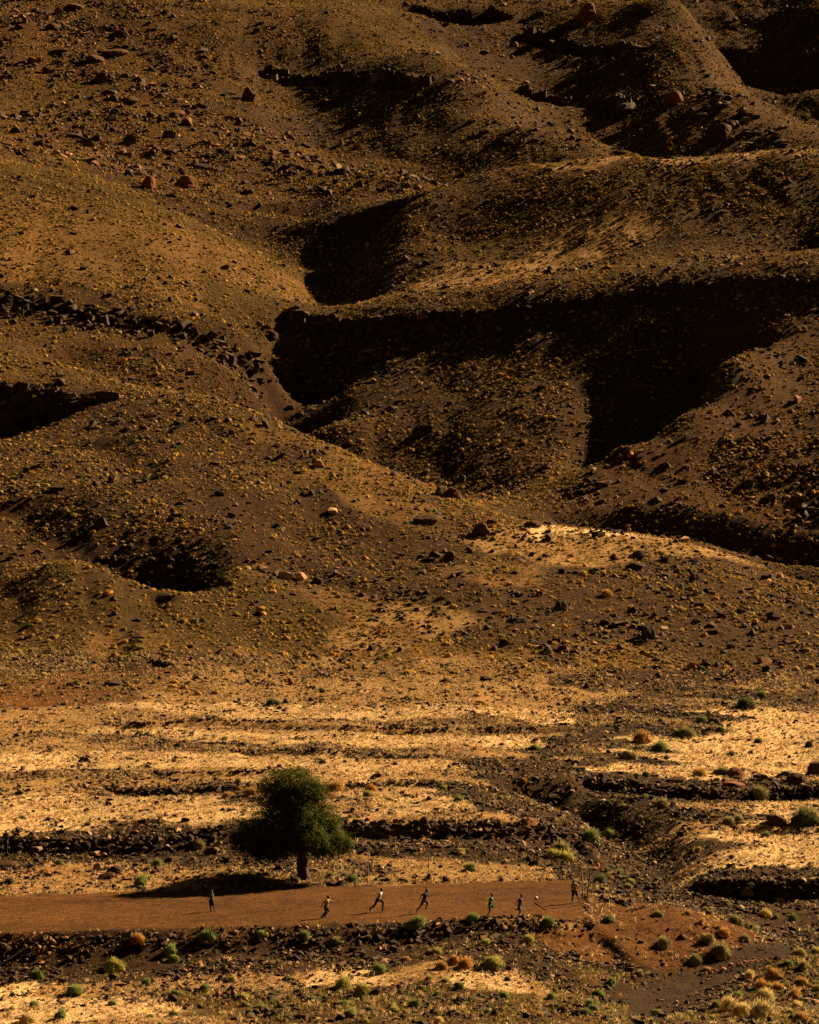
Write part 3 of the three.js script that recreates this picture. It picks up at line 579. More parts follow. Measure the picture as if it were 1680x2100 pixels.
sh('olive', [691, 1933, 26], [1509, 1895, 30], [1537, 1907, 34], [1489, 1857, 20], [1451, 1930, 30], [1529, 1927, 24], [1477, 1962, 46], [1360, 1940, 34], [1426, 1974, 30], [1291, 1557, 36], [1409, 1510, 40], [1482, 1587, 34], [1494, 1690, 30], [1514, 1682, 24], [1360, 1652, 28], [1279, 1657, 20], [1150, 1748, 46], [409, 1737, 26], [1649, 1987, 30], [1217, 2073, 26], [1349, 2082, 22], [1559, 1636, 40], [1351, 1877, 22], [1446, 1872, 20], [754, 1634, 24]);
sh('orange', [282, 1933, 38], [954, 1984, 36], [905, 1987, 28], [931, 1974, 26], [832, 1970, 20], [1483, 1917, 28], [1563, 2030, 36], [1586, 2007, 36], [1594, 2028, 26], [491, 1622, 22], [516, 1632, 40], [469, 1635, 24], [686, 1624, 42], [1316, 1522, 42], [1435, 1592, 34], [91, 1792, 22], [1411, 1875, 16], [1440, 1892, 16], [1643, 2020, 34], [1643, 2092, 40], [1245, 1222, 28], [760, 1622, 26], [1629, 2049, 34], [1450, 1990, 20]);
sh('dark', [1231, 1810, 30], [1247, 1890, 26], [1530, 1452, 44], [1652, 1690, 60], [1498, 1550, 18], [1555, 1524, 20], [1660, 1532, 20], [1324, 1590, 18], [1306, 1594, 18], [560, 1446, 30], [1511, 2040, 22], [20, 1812, 24]);
sh('pale', [57, 2096, 34], [1571, 1877, 24], [1537, 2004, 24], [1571, 2052, 44], [1497, 2072, 40], [1523, 2082, 44], [1563, 2087, 60], [901, 2096, 20], [1634, 2068, 24], [1600, 1850, 20]);
function shrubPlace(u, d) {
  const half = u < 600 ? ', left half' : ', right half';
  if (u < 1240 && d < 178) return (d < 166 ? 'along the bottom edge' : d < 171.5 ? 'on the weedy flat' : 'at the bank foot') + half;
  if (u < 1240 && d < 190) return 'on the stony bank' + half;
  if (u >= 1210 && d < 183) return 'in the stony corner below the track';
  if (u >= 1210 && d < 206) return 'around the red mound' + (d < 190 ? ', lower part' : ', upper part');
  if (u < 1210 && d < 226) return u < 620 ? 'behind the pitch, left of the trunk' : 'behind the pitch, right of the trunk';
  if (u >= 1040) return d < 232 ? 'in rubble just above the goal' : d < 258 ? 'below the long field wall' : d < 280 ? 'near the flat red boulders' : 'along the upper dry gully';
  return d < 250 ? 'in the straw beside the crown' : d < 300 ? 'in the upper straw field' : 'on the lower hillside';
}
seed(77);
{
  const placed = [];
  for (const [u, v, w, tone] of SHRUBS) { const p = seen(u, v); if (p) placed.push([p[0], p[1], w * p[1] / FOCAL * .66, tone]); }
  for (let k = 0; k < 4000 && placed.length < 296; k++) {
    const d = Math.sqrt(155 * 155 + (300 * 300 - 155 * 155) * rnd()), X = (rnd() * 2 - 1) * .149 * d, t = rnd();
    if (edge(X, d) > -1 || onTrack(X, d)) continue;
    const w = zone(X, d); if (t > (w[3] * .5 + w[5] * .9 + w[4] * .35 + w[1] * .12 + w[0] * .07)) continue;
    const g = rnd(); placed.push([X, d, rr(.22, .5), g < .3 ? 'green' : g < .45 ? 'yellow' : g < .7 ? 'olive' : g < .88 ? 'orange' : 'dark']);
  }
  for (const [X, d, r, tone] of placed) {
    const T = TONES[tone], u = 840 + X / d * FOCAL, where = shrubPlace(u, d);
    const m = lit(new THREE.Mesh(nearShrubs[Math.floor(rnd() * 5)], T.mats[Math.floor(rnd() * 2)]));
    m.name = numbered('shrub'); m.position.set(X, height(X, d) - .02, -d); m.rotation.y = rr(0, 6.3); m.scale.set(r * rr(.95, 1.1), r * rr(.85, 1.25), r * rr(.95, 1.1));
    tag(m, '', 'shrub', 'shrubs around the pitch and fields'); ALIKE.push([m, `${T[0]} shrub`, where]); scene.add(m);
  }
  console.log('shrubs', placed.length);
}

// ---------------------------------------------------------------- boulders
const stoneBump = tile(256, (x, y) => { let s = 0; for (const [p, k] of [[8, .4], [24, .3], [64, .3]]) s += k * pnoise(x * p / 256, y * p / 256, p); const v = Math.round(255 * s); return [v, v, v]; });
const rockTone = (r, g, b) => { const m = new THREE.MeshPhysicalMaterial({ roughness: .92 }); m.color.setRGB(r, g, b); m.specularIntensity = .2; return m; };
const BT = { dark: [rockTone(.052, .031, .018), rockTone(.042, .026, .016)], brown: [rockTone(.075, .036, .015), rockTone(.060, .030, .013)], red: [rockTone(.135, .052, .019), rockTone(.112, .044, .017)], pale: [rockTone(.360, .220, .135), rockTone(.300, .190, .120)] };
BT.orange = [rockTone(.50, .17, .07), rockTone(.45, .16, .07)];
const BOULDERS = [];
const bo = (tone, group, ...l) => l.forEach(([u, v, w, label, hgt]) => BOULDERS.push([u, v, w, tone, label, group, hgt]));
bo('brown', 0, [880, 1803, 15, 'upright pointed grey boulder beside the goal post behind the pitch', 1.3], [915, 1809, 22, 'low dark boulder lying right of the upright one behind the pitch'], [217, 1802, 36, 'wedge shaped brown boulder on the straw behind the left pitch end'], [10, 1778, 44, 'large rounded boulder at the left frame edge below the wall', .8], [354, 1766, 30, 'leaning brown boulder in the rubble left of the tree'], [431, 1754, 30, 'long brown boulder in the rubble close to the tree'], [870, 1692, 30, 'brown boulder on the rubble wall right of the tree']);
bo('dark', 0, [236, 1790, 36, 'dark flat boulder resting behind the wedge shaped boulder'], [685, 1816, 34, 'flat slab lying at the pitch edge right of the trunk', .45], [1330, 1310, 44, 'large black boulder alone on the dark slope of the knoll']);
bo('pale', 0, [645, 1787, 22, 'pale angular boulder beside the tree trunk'], [200, 1785, 20, 'small upright pale boulder left of the dark flat boulder', 1.3], [396, 1765, 14, 'small pale round boulder in the rubble near the tree'], [945, 1752, 16, 'pale boulder sitting high in the rubble above the pitch'], [198, 1754, 20, 'pale pinkish boulder high in the left rubble wall']);
bo('red', 0, [672, 1636, 46, 'red layered boulder showing behind the right side of the crown'], [1085, 1694, 48, 'long red boulder at the foot of the dry gully'], [1504, 1614, 58, 'flat red layered boulder, lower of the stacked pair', .5], [1512, 1592, 52, 'flat red boulder, upper of the stacked pair'], [305, 386, 36, 'tall red boulder block on the upper left hillside', 1.2], [382, 386, 52, 'wide red boulder right of the tall red block', .8], [1205, 46, 56, 'huge smooth red boulder near the top of the mountain', 1.1], [1385, 212, 46, 'red boulder block on the steep right mountain spur']);
bo('orange', 0, [1226, 1778, 14, 'small bright orange stone in the rubble right of the goal']);
bo('brown', 'boulders on the right hand straw terrace', [1387, 1604, 40], [1640, 1606, 62], [1560, 1598, 30], [1610, 1594, 42], [1676, 1590, 50], [1655, 1622, 30], [1590, 1694, 52], [1465, 1482, 30]);
bo('dark', 'boulders on the dark knoll slope', [1310, 1142, 40], [1307, 1169, 48], [1425, 1192, 30], [1430, 1277, 26], [1460, 1287, 26], [1150, 1252, 32], [1120, 1142, 20], [1000, 1397, 30], [918, 1400, 28], [1130, 1380, 20], [1205, 1412, 20], [1170, 1400, 20], [1575, 1377, 24], [1520, 1257, 20], [1060, 1150, 26], [690, 1180, 18], [1400, 1230, 18], [1240, 1300, 18], [1090, 1320, 18], [1500, 1330, 20], [920, 1240, 16], [1350, 1390, 18]);
bo('brown', 'boulders along the saddle left of the knoll', [922, 1150, 36], [985, 1100, 42], [875, 1074, 56], [930, 1024, 40], [905, 1018, 34], [1090, 1080, 40], [1010, 1075, 24]);
bo('brown', 'boulders strewn over the upper left mountain', [232, 116, 62], [192, 128, 50], [112, 62, 46], [150, 20, 52], [262, 212, 60], [205, 170, 40], [512, 208, 58], [345, 284, 40], [265, 294, 38], [525, 68, 22], [470, 244, 30], [190, 338, 40], [715, 348, 20], [800, 384, 22], [430, 300, 26], [330, 200, 30], [290, 180, 30], [100, 150, 36], [40, 60, 30], [60, 240, 24], [560, 330, 24], [640, 340, 24], [700, 300, 22], [400, 340, 26], [480, 330, 22], [250, 70, 30], [340, 30, 34], [420, 120, 24], [600, 390, 24], [660, 515, 40], [740, 365, 22], [385, 235, 26], [310, 240, 30], [120, 110, 40]);
bo('brown', 'boulders on the upper right mountain', [992, 274, 32], [970, 252, 26], [1482, 284, 62], [1500, 262, 44], [1110, 30, 26], [1340, 120, 22], [1440, 240, 26], [1280, 160, 24], [1150, 60, 24], [1100, 290, 24], [1360, 180, 20]);
bo('dark', 'dark boulders on the middle left hill', [503, 600, 22], [560, 700, 26], [610, 640, 26], [230, 1405, 40], [420, 560, 16], [150, 480, 14], [350, 620, 20], [600, 885, 20], [80, 1060, 20], [250, 1150, 18]);
seed(91);
for (const [u, v, w, tone, label, group, hgt] of BOULDERS) {
  const p = seen(u, v); if (!p) { console.log('unseen boulder', u, v); continue; }
  const r = w * p[1] / FOCAL * (group && String(group).includes('mountain') ? .44 : .52), k = Math.floor(rnd() * 6), m = lit(new THREE.Mesh(boulders[hgt && hgt > 1 ? 2 : k], BT[tone][Math.floor(rnd() * 2)]));
  const s = hgt ?? rr(.7, 1);
  m.name = numbered('boulder'); m.position.set(p[0], height(p[0], p[1] + r * .4) + r * .12, -p[1] - r * .4); m.rotation.y = rr(0, 6.3); m.scale.set(r, r * s, r);
  if (label) tag(m, label, 'boulder'); else { tag(m, '', 'boulder', group); const row = group.startsWith('boulders strewn') ? (v < 90 ? ', top row' : v < 180 ? ', second row' : v < 260 ? ', middle rows' : v < 320 ? ', lower rows' : ', lowest rows') : group.includes('knoll') ? (v < 1200 ? ', near its top' : v < 1300 ? ', halfway down' : ', near its foot') : ''; ALIKE.push([m, tone + ' boulder', group.replace('dark boulders ', '').replace('boulders ', '').replace('strewn over', 'on') + row]); }
  scene.add(m);
}

// ---------------------------------------------------------------- dry stone walls
const wallTones = [rockTone(.050, .030, .018), rockTone(.068, .041, .024), rockTone(.038, .024, .015), rockTone(.090, .055, .032), rockTone(.28, .175, .105)];
function wall(label, pts, n, courses, size, drop, spread, tones = wallTones) {
  const p = line(pts); let len = 0; const seg = [];
  for (let k = 0; k < p.length - 1; k++) { const l = Math.hypot(p[k + 1][0] - p[k][0], p[k + 1][1] - p[k][1]); seg.push(l); len += l; }
  const at = (s) => { let k = 0; while (k < seg.length - 1 && s > seg[k]) s -= seg[k++]; const t = s / seg[k]; return [mix(p[k][0], p[k + 1][0], t), mix(p[k][1], p[k + 1][1], t)]; };
  const root = new THREE.Group(); root.name = numbered('stone_wall'); tag(root, label, 'stone wall', null, 'thing'); scene.add(root);
  const mid = at(len / 2); root.position.set(mid[0], height(mid[0], mid[1]), -mid[1]);
  for (let i = 0; i < n; i++) {
    const course = Math.floor(i / (n / courses)), s = ((i % (n / courses)) + rr(.1, .9)) / (n / courses) * len, [x, d] = at(clamp(s, 0, len - .01));
    if (courses < 3 && n > 50 && vnoise(s / 3.5 + n, .5) < -.35) continue;
    const X = x + rr(-.2, .2), D = d - course * spread + rr(-.35, .35) + (courses < 3 && n > 50 ? .9 * vnoise(s / 5, n) : 0), r = size * (rnd() < .7 ? rr(.45, .95) : rr(.9, 1.45)), y = Math.max(height(X, D), height(x, d + .3) - drop - course * size * 1.1) + r * .35;
    const m = part('stone', rocks[Math.floor(rnd() * 6)], tones[rnd() < .09 ? tones.length - 1 : Math.floor(rnd() * (tones.length - 1))], root);
    m.position.set(X - mid[0], y - root.position.y, -D + mid[1]); m.rotation.set(rr(-.4, .4), rr(0, 6.3), rr(-.4, .4)); m.scale.set(r * rr(.9, 1.3), r * rr(.75, 1.05), r);
  }
}
seed(19);
wall('rough dark stone wall along the near edge of the pitch', [[-60, 180.9], [0, 181.2], [300, 182.6], [640, 185], [900, 185.9], [1150, 186.6], [1225, 187.8]], 300, 3, .19, .30, .6);
wall('tumbled stone wall below the straw field at the left', [[-60, 216], [0, 216], [300, 216], [420, 217.5], [470, 219]], 180, 3, .27, .05, .55);
wall('tumbled stone wall right of the tree above the pitch', [[690, 222.3], [860, 222], [1040, 223], [1180, 226]], 180, 3, .27, .05, .55);
wall('dark terrace wall at the right edge beyond the track', [[1430, 215.2], [1480, 214], [1600, 213], [1720, 214]], 150, 3, .25, .05, .3);
wall('long dark field wall below the flat red boulders', [[1200, 255], [1300, 254], [1420, 253.5], [1560, 255], [1720, 257]], 190, 3, .29, .05, .4);
wall('low line of dark stones left of the crown top', [[230, 243], [330, 242], [440, 241.5], [540, 243]], 110, 2, .24, .05, .4);
wall('short line of dark stones right of the crown top', [[690, 243.5], [800, 243], [900, 244]], 80, 2, .24, .05, .4);
wall('thin stone row crossing the upper straw field', [[200, 283], [420, 285], [640, 283], [860, 281], [1060, 284], [1170, 288]], 170, 1, .24, .05, .3);
wall('thin stone row in the middle of the straw field', [[460, 263.5], [600, 265], [760, 264], [900, 263]], 80, 1, .2, .05, .3);
wall('thin stone row on the straw just above the crown', [[290, 250.5], [440, 251], [540, 251.5], [640, 252]], 80, 1, .2, .05, .3);
wall('row of small stones marking the right end of the pitch', [[1196, 199], [1201, 196], [1203, 193], [1206, 190]], 36, 1, .15, 0, .1);
wall('heap of stones beside the right goal', [[1236, 197.5], [1262, 196.5], [1290, 194.5]], 70, 3, .22, 0, .5);

wall('thin line of pinkish stones along the track edge', [[1440, 182.8], [1500, 184.2], [1572, 186]], 44, 1, .11, 0, .05, [rockTone(.30, .14, .08), rockTone(.24, .11, .065), rockTone(.20, .10, .06)]);
// ---------------------------------------------------------------- basalt outcrops
const colGeo = (s) => { seed(s); const n = 6, g = new THREE.CylinderGeometry(.5, .62, 1, n, 3); const p = g.attributes.position; for (let i = 0; i < p.count; i++) { const y = p.getY(i); p.setXYZ(i, p.getX(i) * (1 + .25 * vnoise(i * 3.7 % 7 + s, y * 2)) + y * .1, y + (y > .4 ? .12 * vnoise(p.getX(i) * 4 + s, p.getZ(i) * 4) : 0), p.getZ(i) * (1 + .2 * vnoise(y * 3, s))); } const f = g.toNonIndexed(); f.computeVertexNormals(); return f; };
const columns = [colGeo(1), colGeo(2), colGeo(3), colGeo(4)];
const cliffTones = [rockTone(.050, .030, .018), rockTone(.040, .025, .016), rockTone(.066, .040, .024), rockTone(.15, .095, .060)];
function outcrop(label, pts, n, hh, depth, lean, blocks = .45) {
  const p = line(pts), mid = p[Math.floor(p.length / 2)], root = new THREE.Group(); root.name = numbered('rock_outcrop'); tag(root, label, 'outcrop'); scene.add(root);
  root.position.set(mid[0], height(mid[0], mid[1]), -mid[1]);
  for (let i = 0; i < n; i++) {
    const s = rnd() * (p.length - 1), k = Math.min(p.length - 2, Math.floor(s)), t = s - k, D = mix(p[k][1], p[k + 1][1], t) - depth * Math.pow(rnd(), 1.4) + rr(-.6, .6), X = mix(p[k][0], p[k + 1][0], t) + rr(-.8, .8);
    const H = hh * rr(.45, 1.2), w = H * rr(.4, .85), block = rnd() < blocks, rimD = mix(p[k][1], p[k + 1][1], t);
    const m = part(block ? 'rock_block' : 'rock_column', block ? rocks[Math.floor(rnd() * 6)] : columns[Math.floor(rnd() * 4)], cliffTones[Math.floor(rnd() * (rnd() < .25 ? 4 : 3))], root);
    m.position.set(X - mid[0], (block ? height(X, D) + H * .08 : Math.min(height(X, D) + H * .3, height(X, rimD + 1) - H * .5 + rr(-.12, .10) * hh)) - root.position.y, -D + mid[1]); m.rotation.set(rr(-lean, lean), rr(0, 6.3), rr(-lean, lean));
    if (block) m.scale.set(w, H * .5, w); else m.scale.set(w, H, w);
  }
}
seed(23);
outcrop('broken basalt cliff band across the left hillside', [[-40, 541.5], [120, 536.5], [250, 530.5], [440, 522.5], [545, 529]], 230, 1.9, 10, .5, .85);
outcrop('dark columnar cliff at the head of the shadowed gully', [[585, 562.5], [640, 560.5], [720, 556.5], [850, 551.5], [980, 546.5]], 120, 2.2, 3, .15);
outcrop('cliff of columns high on the left mountain spur', [[550, 904], [620, 892], [700, 885], [800, 867], [890, 849]], 120, 4, 6, .15);
outcrop('upper row of dark columns on the right mountain', [[1085, 961], [1160, 951], [1260, 937], [1310, 924]], 80, 4.5, 4, .12);
outcrop('lower row of dark columns on the right mountain', [[1075, 914], [1160, 904], [1250, 895], [1290, 887]], 80, 4.5, 4, .12);
outcrop('small cliff above the black hollow at the left edge', [[0, 470], [80, 468], [140, 464], [220, 458.5]], 60, 3.6, 3, .15);
outcrop('thin rocky lip along the edge of the dark slope', [[1000, 546], [1100, 542.5], [1350, 534], [1550, 526], [1700, 518]], 150, 1.3, 2.5, .4, .9);
outcrop('scattered dark crags on the right mountain spur', [[1420, 900], [1480, 880], [1540, 860], [1600, 842]], 70, 2.6, 30, .5, .95);

// ---------------------------------------------------------------- goals
const wood = std(.26, .16, .075), woodDark = std(.12, .072, .036), greenTape = std(.06, .30, .12), rope = std(.32, .22, .12);
const pole = (a, b, r0, r1) => { const A = new THREE.Vector3(...a), B = new THREE.Vector3(...b), l = A.distanceTo(B), g = new THREE.CylinderGeometry(r1, r0, l, 8, 6), p = g.attributes.position; for (let i = 0; i < p.count; i++) { const y = p.getY(i) / l; p.setX(i, p.getX(i) + Math.sin(y * 7) * .018); } g.translate(0, l / 2, 0); g.applyQuaternion(new THREE.Quaternion().setFromUnitVectors(new THREE.Vector3(0, 1, 0), B.clone().sub(A).normalize())); g.translate(A.x, A.y, A.z); return g; };
{
  const X0 = (1200 - 840) / FOCAL * 196.4, d0 = 196.4, g = new THREE.Group(); g.name = 'goal'; g.position.set(X0, height(X0, d0), -d0); scene.add(g);
  tag(g, 'crooked goal of thin wooden poles guarded by the goalkeeper', 'goal');
  const far = [-.06, 0, -1.5], near = [.02, 0, 1.5];
  part('post', pole([-.02, -.05, -1.5], [-.22, 2.66, -1.5], .050, .042), wood, g); part('post', pole([.02, -.1, 1.5], [.28, 2.56, 1.5], .050, .044), woodDark, g);
  part('crossbar', pole([-.23, 2.62, -1.65], [.29, 2.54, 1.7], .040, .036), wood, g); part('tape', pole([.25, 2.44, 1.5], [.31, 2.62, 1.52], .065, .065), greenTape, g);
}
{
  const X0 = (755 - 840) / FOCAL * 207.5, X1 = (880 - 840) / FOCAL * 208, g = new THREE.Group(); g.name = 'goal_001'; g.position.set((X0 + X1) / 2, height((X0 + X1) / 2, 207.7), -207.7); scene.add(g);
  tag(g, 'low wide goal of slender poles standing behind the pitch', 'goal'); const w = (X1 - X0) / 2;
  part('post', pole([-w, -.3, .1], [-w + .01, 2.02, .1], .036, .03), wood, g); part('post', pole([w, -.3, -.2], [w - .03, 2.18, -.2], .036, .03), wood, g); part('crossbar', pole([-w - .1, 2.0, .1], [w + .1, 2.16, -.2], .026, .022), woodDark, g);
}
// ---------------------------------------------------------------- ball
{
  const d = 197.1, X = (1099.5 - 840) / FOCAL * d, g = new THREE.Group(); g.name = 'football'; g.position.set(X, height(X, d) + .125, -d); scene.add(g);
  tag(g, 'pale worn football between the goalkeeper and the boys', 'ball');
  const s = new THREE.IcosahedronGeometry(.125, 5); part('ball_skin', s, std(.62, .56, .36, { roughness: .5 }), g);
  const ico = new THREE.IcosahedronGeometry(1, 0).attributes.position, done = new Set();
  for (let i = 0; i < ico.count; i++) { const v = new THREE.Vector3().fromBufferAttribute(ico, i), key = v.toArray().map((q) => q.toFixed(2)).join(); if (done.has(key)) continue; done.add(key); const c_ = new THREE.CircleGeometry(.036, 5); c_.translate(0, 0, .1225); const m = part('panel', c_, std(.10, .085, .06, { roughness: .5 }), g); m.quaternion.setFromUnitVectors(new THREE.Vector3(0, 0, 1), v); }
}

// ---------------------------------------------------------------- the tree
{
  seed(5); const d0 = 206.6, X0 = (621 - 840) / FOCAL * d0, g = new THREE.Group(); g.name = 'tree'; g.position.set(X0, height(X0, d0) - .05, -d0); scene.add(g);
  tag(g, 'lone dark green tree with a dense lobed crown beside the pitch', 'tree');
  const bark = std(.034, .022, .014), limbs = [];
  const LOBES = [[-2.15, 6.8, .3, 1.55, 1.45], [-.5, 7.25, -.3, 1.8, 1.35], [.75, 6.7, .5, 1.4, 1.2], [-2.6, 2.2, .8, 1.7, .8], [1.7, 2.4, .9, 1.4, .8], [-1.3, 6.1, -.9, 1.7, 1.3], [-1.7, 5.1, .6, 1.75, 1.4], [.7, 5.0, .9, 1.75, 1.35], [1.75, 4.6, .1, 1.05, .95], [-.4, 4.4, -1.8, 2.1, 1.7], [.1, 4.1, 2.2, 1.7, 1.3], [-3.6, 3.55, .2, 1.6, 1.45], [-4.3, 2.95, -.5, 1.25, 1.05], [-2.6, 3.4, 1.6, 1.7, 1.3], [-2.4, 3.7, -2.0, 1.8, 1.4], [2.35, 2.95, .5, 1.25, 1.0], [3.05, 2.55, .2, .8, .65], [1.5, 3.5, -1.2, 1.55, 1.3], [1.1, 3.2, 1.9, 1.3, 1.0], [-.9, 2.75, 1.0, 1.7, .9], [-2.7, 2.5, -.4, 1.6, .75], [-1.0, 3.0, -1.6, 1.8, 1.0]];
  const tube = (pts, r0, r1) => { const cv = new THREE.CatmullRomCurve3(pts.map((q) => new THREE.Vector3(...q))), n = 14, gg = new THREE.TubeGeometry(cv, n, 1, 9), p = gg.attributes.position; for (let i = 0; i <= n; i++) { const c_ = cv.getPointAt(i / n), r = mix(r0, r1, i / n); for (let k = 0; k < 10; k++) { const o = i * 10 + k, q = 1 + .13 * vnoise(k * 1.3, i * .8 + r0 * 9); p.setXYZ(o, c_.x + (p.getX(o) - c_.x) * r * q, c_.y + (p.getY(o) - c_.y) * r * q, c_.z + (p.getZ(o) - c_.z) * r * q); } } gg.computeVertexNormals(); return gg; };
  for (const L of LOBES) { L[0] *= 1.04; L[3] *= 1.07; L[4] *= 1.07; }
  const trunk = [tube([[.05, -.2, 0], [.02, .4, 0], [-.04, 1.2, .02], [-.02, 2.2, 0], [-.1, 3.0, 0]], .50, .30)];
  for (const [x, y, zz] of LOBES) trunk.push(tube([[-.06, 2.1 + rnd() * .6, 0], [x * .3, mix(2.4, y, .35), zz * .35], [x * .7, mix(2.4, y, .72), zz * .75], [x, y, zz]], .16, .03));
  for (let k = 0; k < 5; k++) { const t = k * 1.26 + .4; trunk.push(tube([[Math.cos(t) * .75, -.18, Math.sin(t) * .7], [Math.cos(t) * .45, .06, Math.sin(t) * .42], [Math.cos(t) * .2, .55, Math.sin(t) * .2]], .10, .16)); }
  part('trunk', mergeGeometries(trunk), bark, g);
  const pos = [], nor = [], col = [];
  for (const [cx, cy, cz, rx, ry] of LOBES) {
    const n = Math.round(140 * rx * rx * 1.15);
    for (let k = 0; k < n; k++) {       // a sprig: 16 leaves round a twig end
      const t = rr(0, 6.283), y = rr(-1, 1), r = Math.sqrt(1 - y * y), q = Math.pow(rnd(), .33) * (.90 + .30 * vnoise(t * 1.3 + cx * 3, y * 2.2 + cy));
      const bx = cx + Math.cos(t) * r * rx * q, by = cy + y * ry * q, bz = cz + Math.sin(t) * r * rx * q * .95; if (by < 1.5 + .3 * vnoise(bx, bz)) continue;
      const tone = rr(.7, 1.25), yel = rnd();
      for (let j = 0; j < 16; j++) {
        const x = bx + rr(-.17, .17), yy = by + rr(-.16, .16), zz = bz + rr(-.17, .17), a = rr(0, 6.283), e = rr(-.9, .7), l = rr(.09, .18), w = l * .26;
        const dx = Math.cos(a) * Math.cos(e), dy = Math.sin(e) - .25, dz = Math.sin(a) * Math.cos(e), sx = -Math.sin(a) * w, sz = Math.cos(a) * w;
        pos.push(x, yy, zz, x + dx * l * .5 + sx, yy + dy * l * .5, zz + dz * l * .5 + sz, x + dx * l, yy + dy * l, zz + dz * l, x, yy, zz, x + dx * l, yy + dy * l, zz + dz * l, x + dx * l * .5 - sx, yy + dy * l * .5, zz + dz * l * .5 - sz);
        const m = tone * rr(.85, 1.15); for (let v = 0; v < 6; v++) { col.push((.058 + .042 * yel) * m, (.080 + .022 * yel) * m, .013 * m); }
      }
    }
  }
  const lg = new THREE.BufferGeometry(); lg.setAttribute('position', new THREE.Float32BufferAttribute(pos, 3)); lg.setAttribute('color', new THREE.Float32BufferAttribute(col, 3)); lg.computeVertexNormals();
  const lm = new THREE.MeshPhysicalMaterial({ vertexColors: true, roughness: 1, transmission: .2, specularIntensity: .1 });
  part('crown', lg, lm, g); console.log('leaf faces', pos.length / 9);
}

tellApart();

// ---------------------------------------------------------------- people
const segd = (px, py, pz, b) => {      // distance to a tapered capsule
  const dx = b[3] - b[0], dy = b[4] - b[1], dz = b[5] - b[2], t = clamp(((px - b[0]) * dx + (py - b[1]) * dy + (pz - b[2]) * dz) / (dx * dx + dy * dy + dz * dz + 1e-9), 0, 1);
  return Math.hypot(px - b[0] - dx * t, py - b[1] - dy * t, pz - b[2] - dz * t) - mix(b[6], b[7], t);
};
function skin(bones, k, cell) {        // one smooth surface round tapered bones
  let lo = [9, 9, 9], hi = [-9, -9, -9];
  for (const b of bones) for (let q = 0; q < 3; q++) { const r = Math.max(b[6], b[7]); lo[q] = Math.min(lo[q], b[q] - r, b[q + 3] - r); hi[q] = Math.max(hi[q], b[q] + r, b[q + 3] + r); }
  const ctr = lo.map((v, q) => (v + hi[q]) / 2), half = Math.max(...lo.map((v, q) => (hi[q] - v) / 2)) + cell * 5, n = Math.min(120, Math.ceil(half * 2 / cell));
  const mc = new MarchingCubes(n, new THREE.MeshStandardMaterial(), false, false, 160000); mc.isolation = 0; mc.field.fill(-1);
  for (let z_ = 1; z_ < n - 1; z_++) for (let y = 1; y < n - 1; y++) for (let x = 1; x < n - 1; x++) {
    const px = ctr[0] + (x / (n / 2) - 1) * half, py = ctr[1] + (y / (n / 2) - 1) * half, pz = ctr[2] + (z_ / (n / 2) - 1) * half;
    if (px < lo[0] - .05 || px > hi[0] + .05 || py < lo[1] - .05 || py > hi[1] + .05 || pz < lo[2] - .05 || pz > hi[2] + .05) continue;
    let s = 0; for (const b of bones) { const e = segd(px, py, pz, b); if (e < k * 8) s += Math.exp(-e / k); }
    mc.field[z_ * n * n + y * n + x] = s > 0 ? k * Math.log(s) : -1;
  }
  mc.update();
  const c_ = mc.count, p = new Float32Array(c_ * 3); for (let i = 0; i < c_; i++) for (let q = 0; q < 3; q++) p[i * 3 + q] = mc.positionArray[i * 3 + q] * half + ctr[q];
  let g = new THREE.BufferGeometry(); g.setAttribute('position', new THREE.BufferAttribute(p, 3)); g = mergeVertices(g, 1e-4); g.computeVertexNormals(); return g;
}
const SKIN = std(.075, .036, .020, { roughness: .55 }), HAIR = std(.010, .008, .007), SHOE = std(.05, .035, .03), SHOEW = std(.5, .42, .34);
const cloth = (r, g, b) => std(r, g, b, { roughness: 1, side: THREE.DoubleSide });
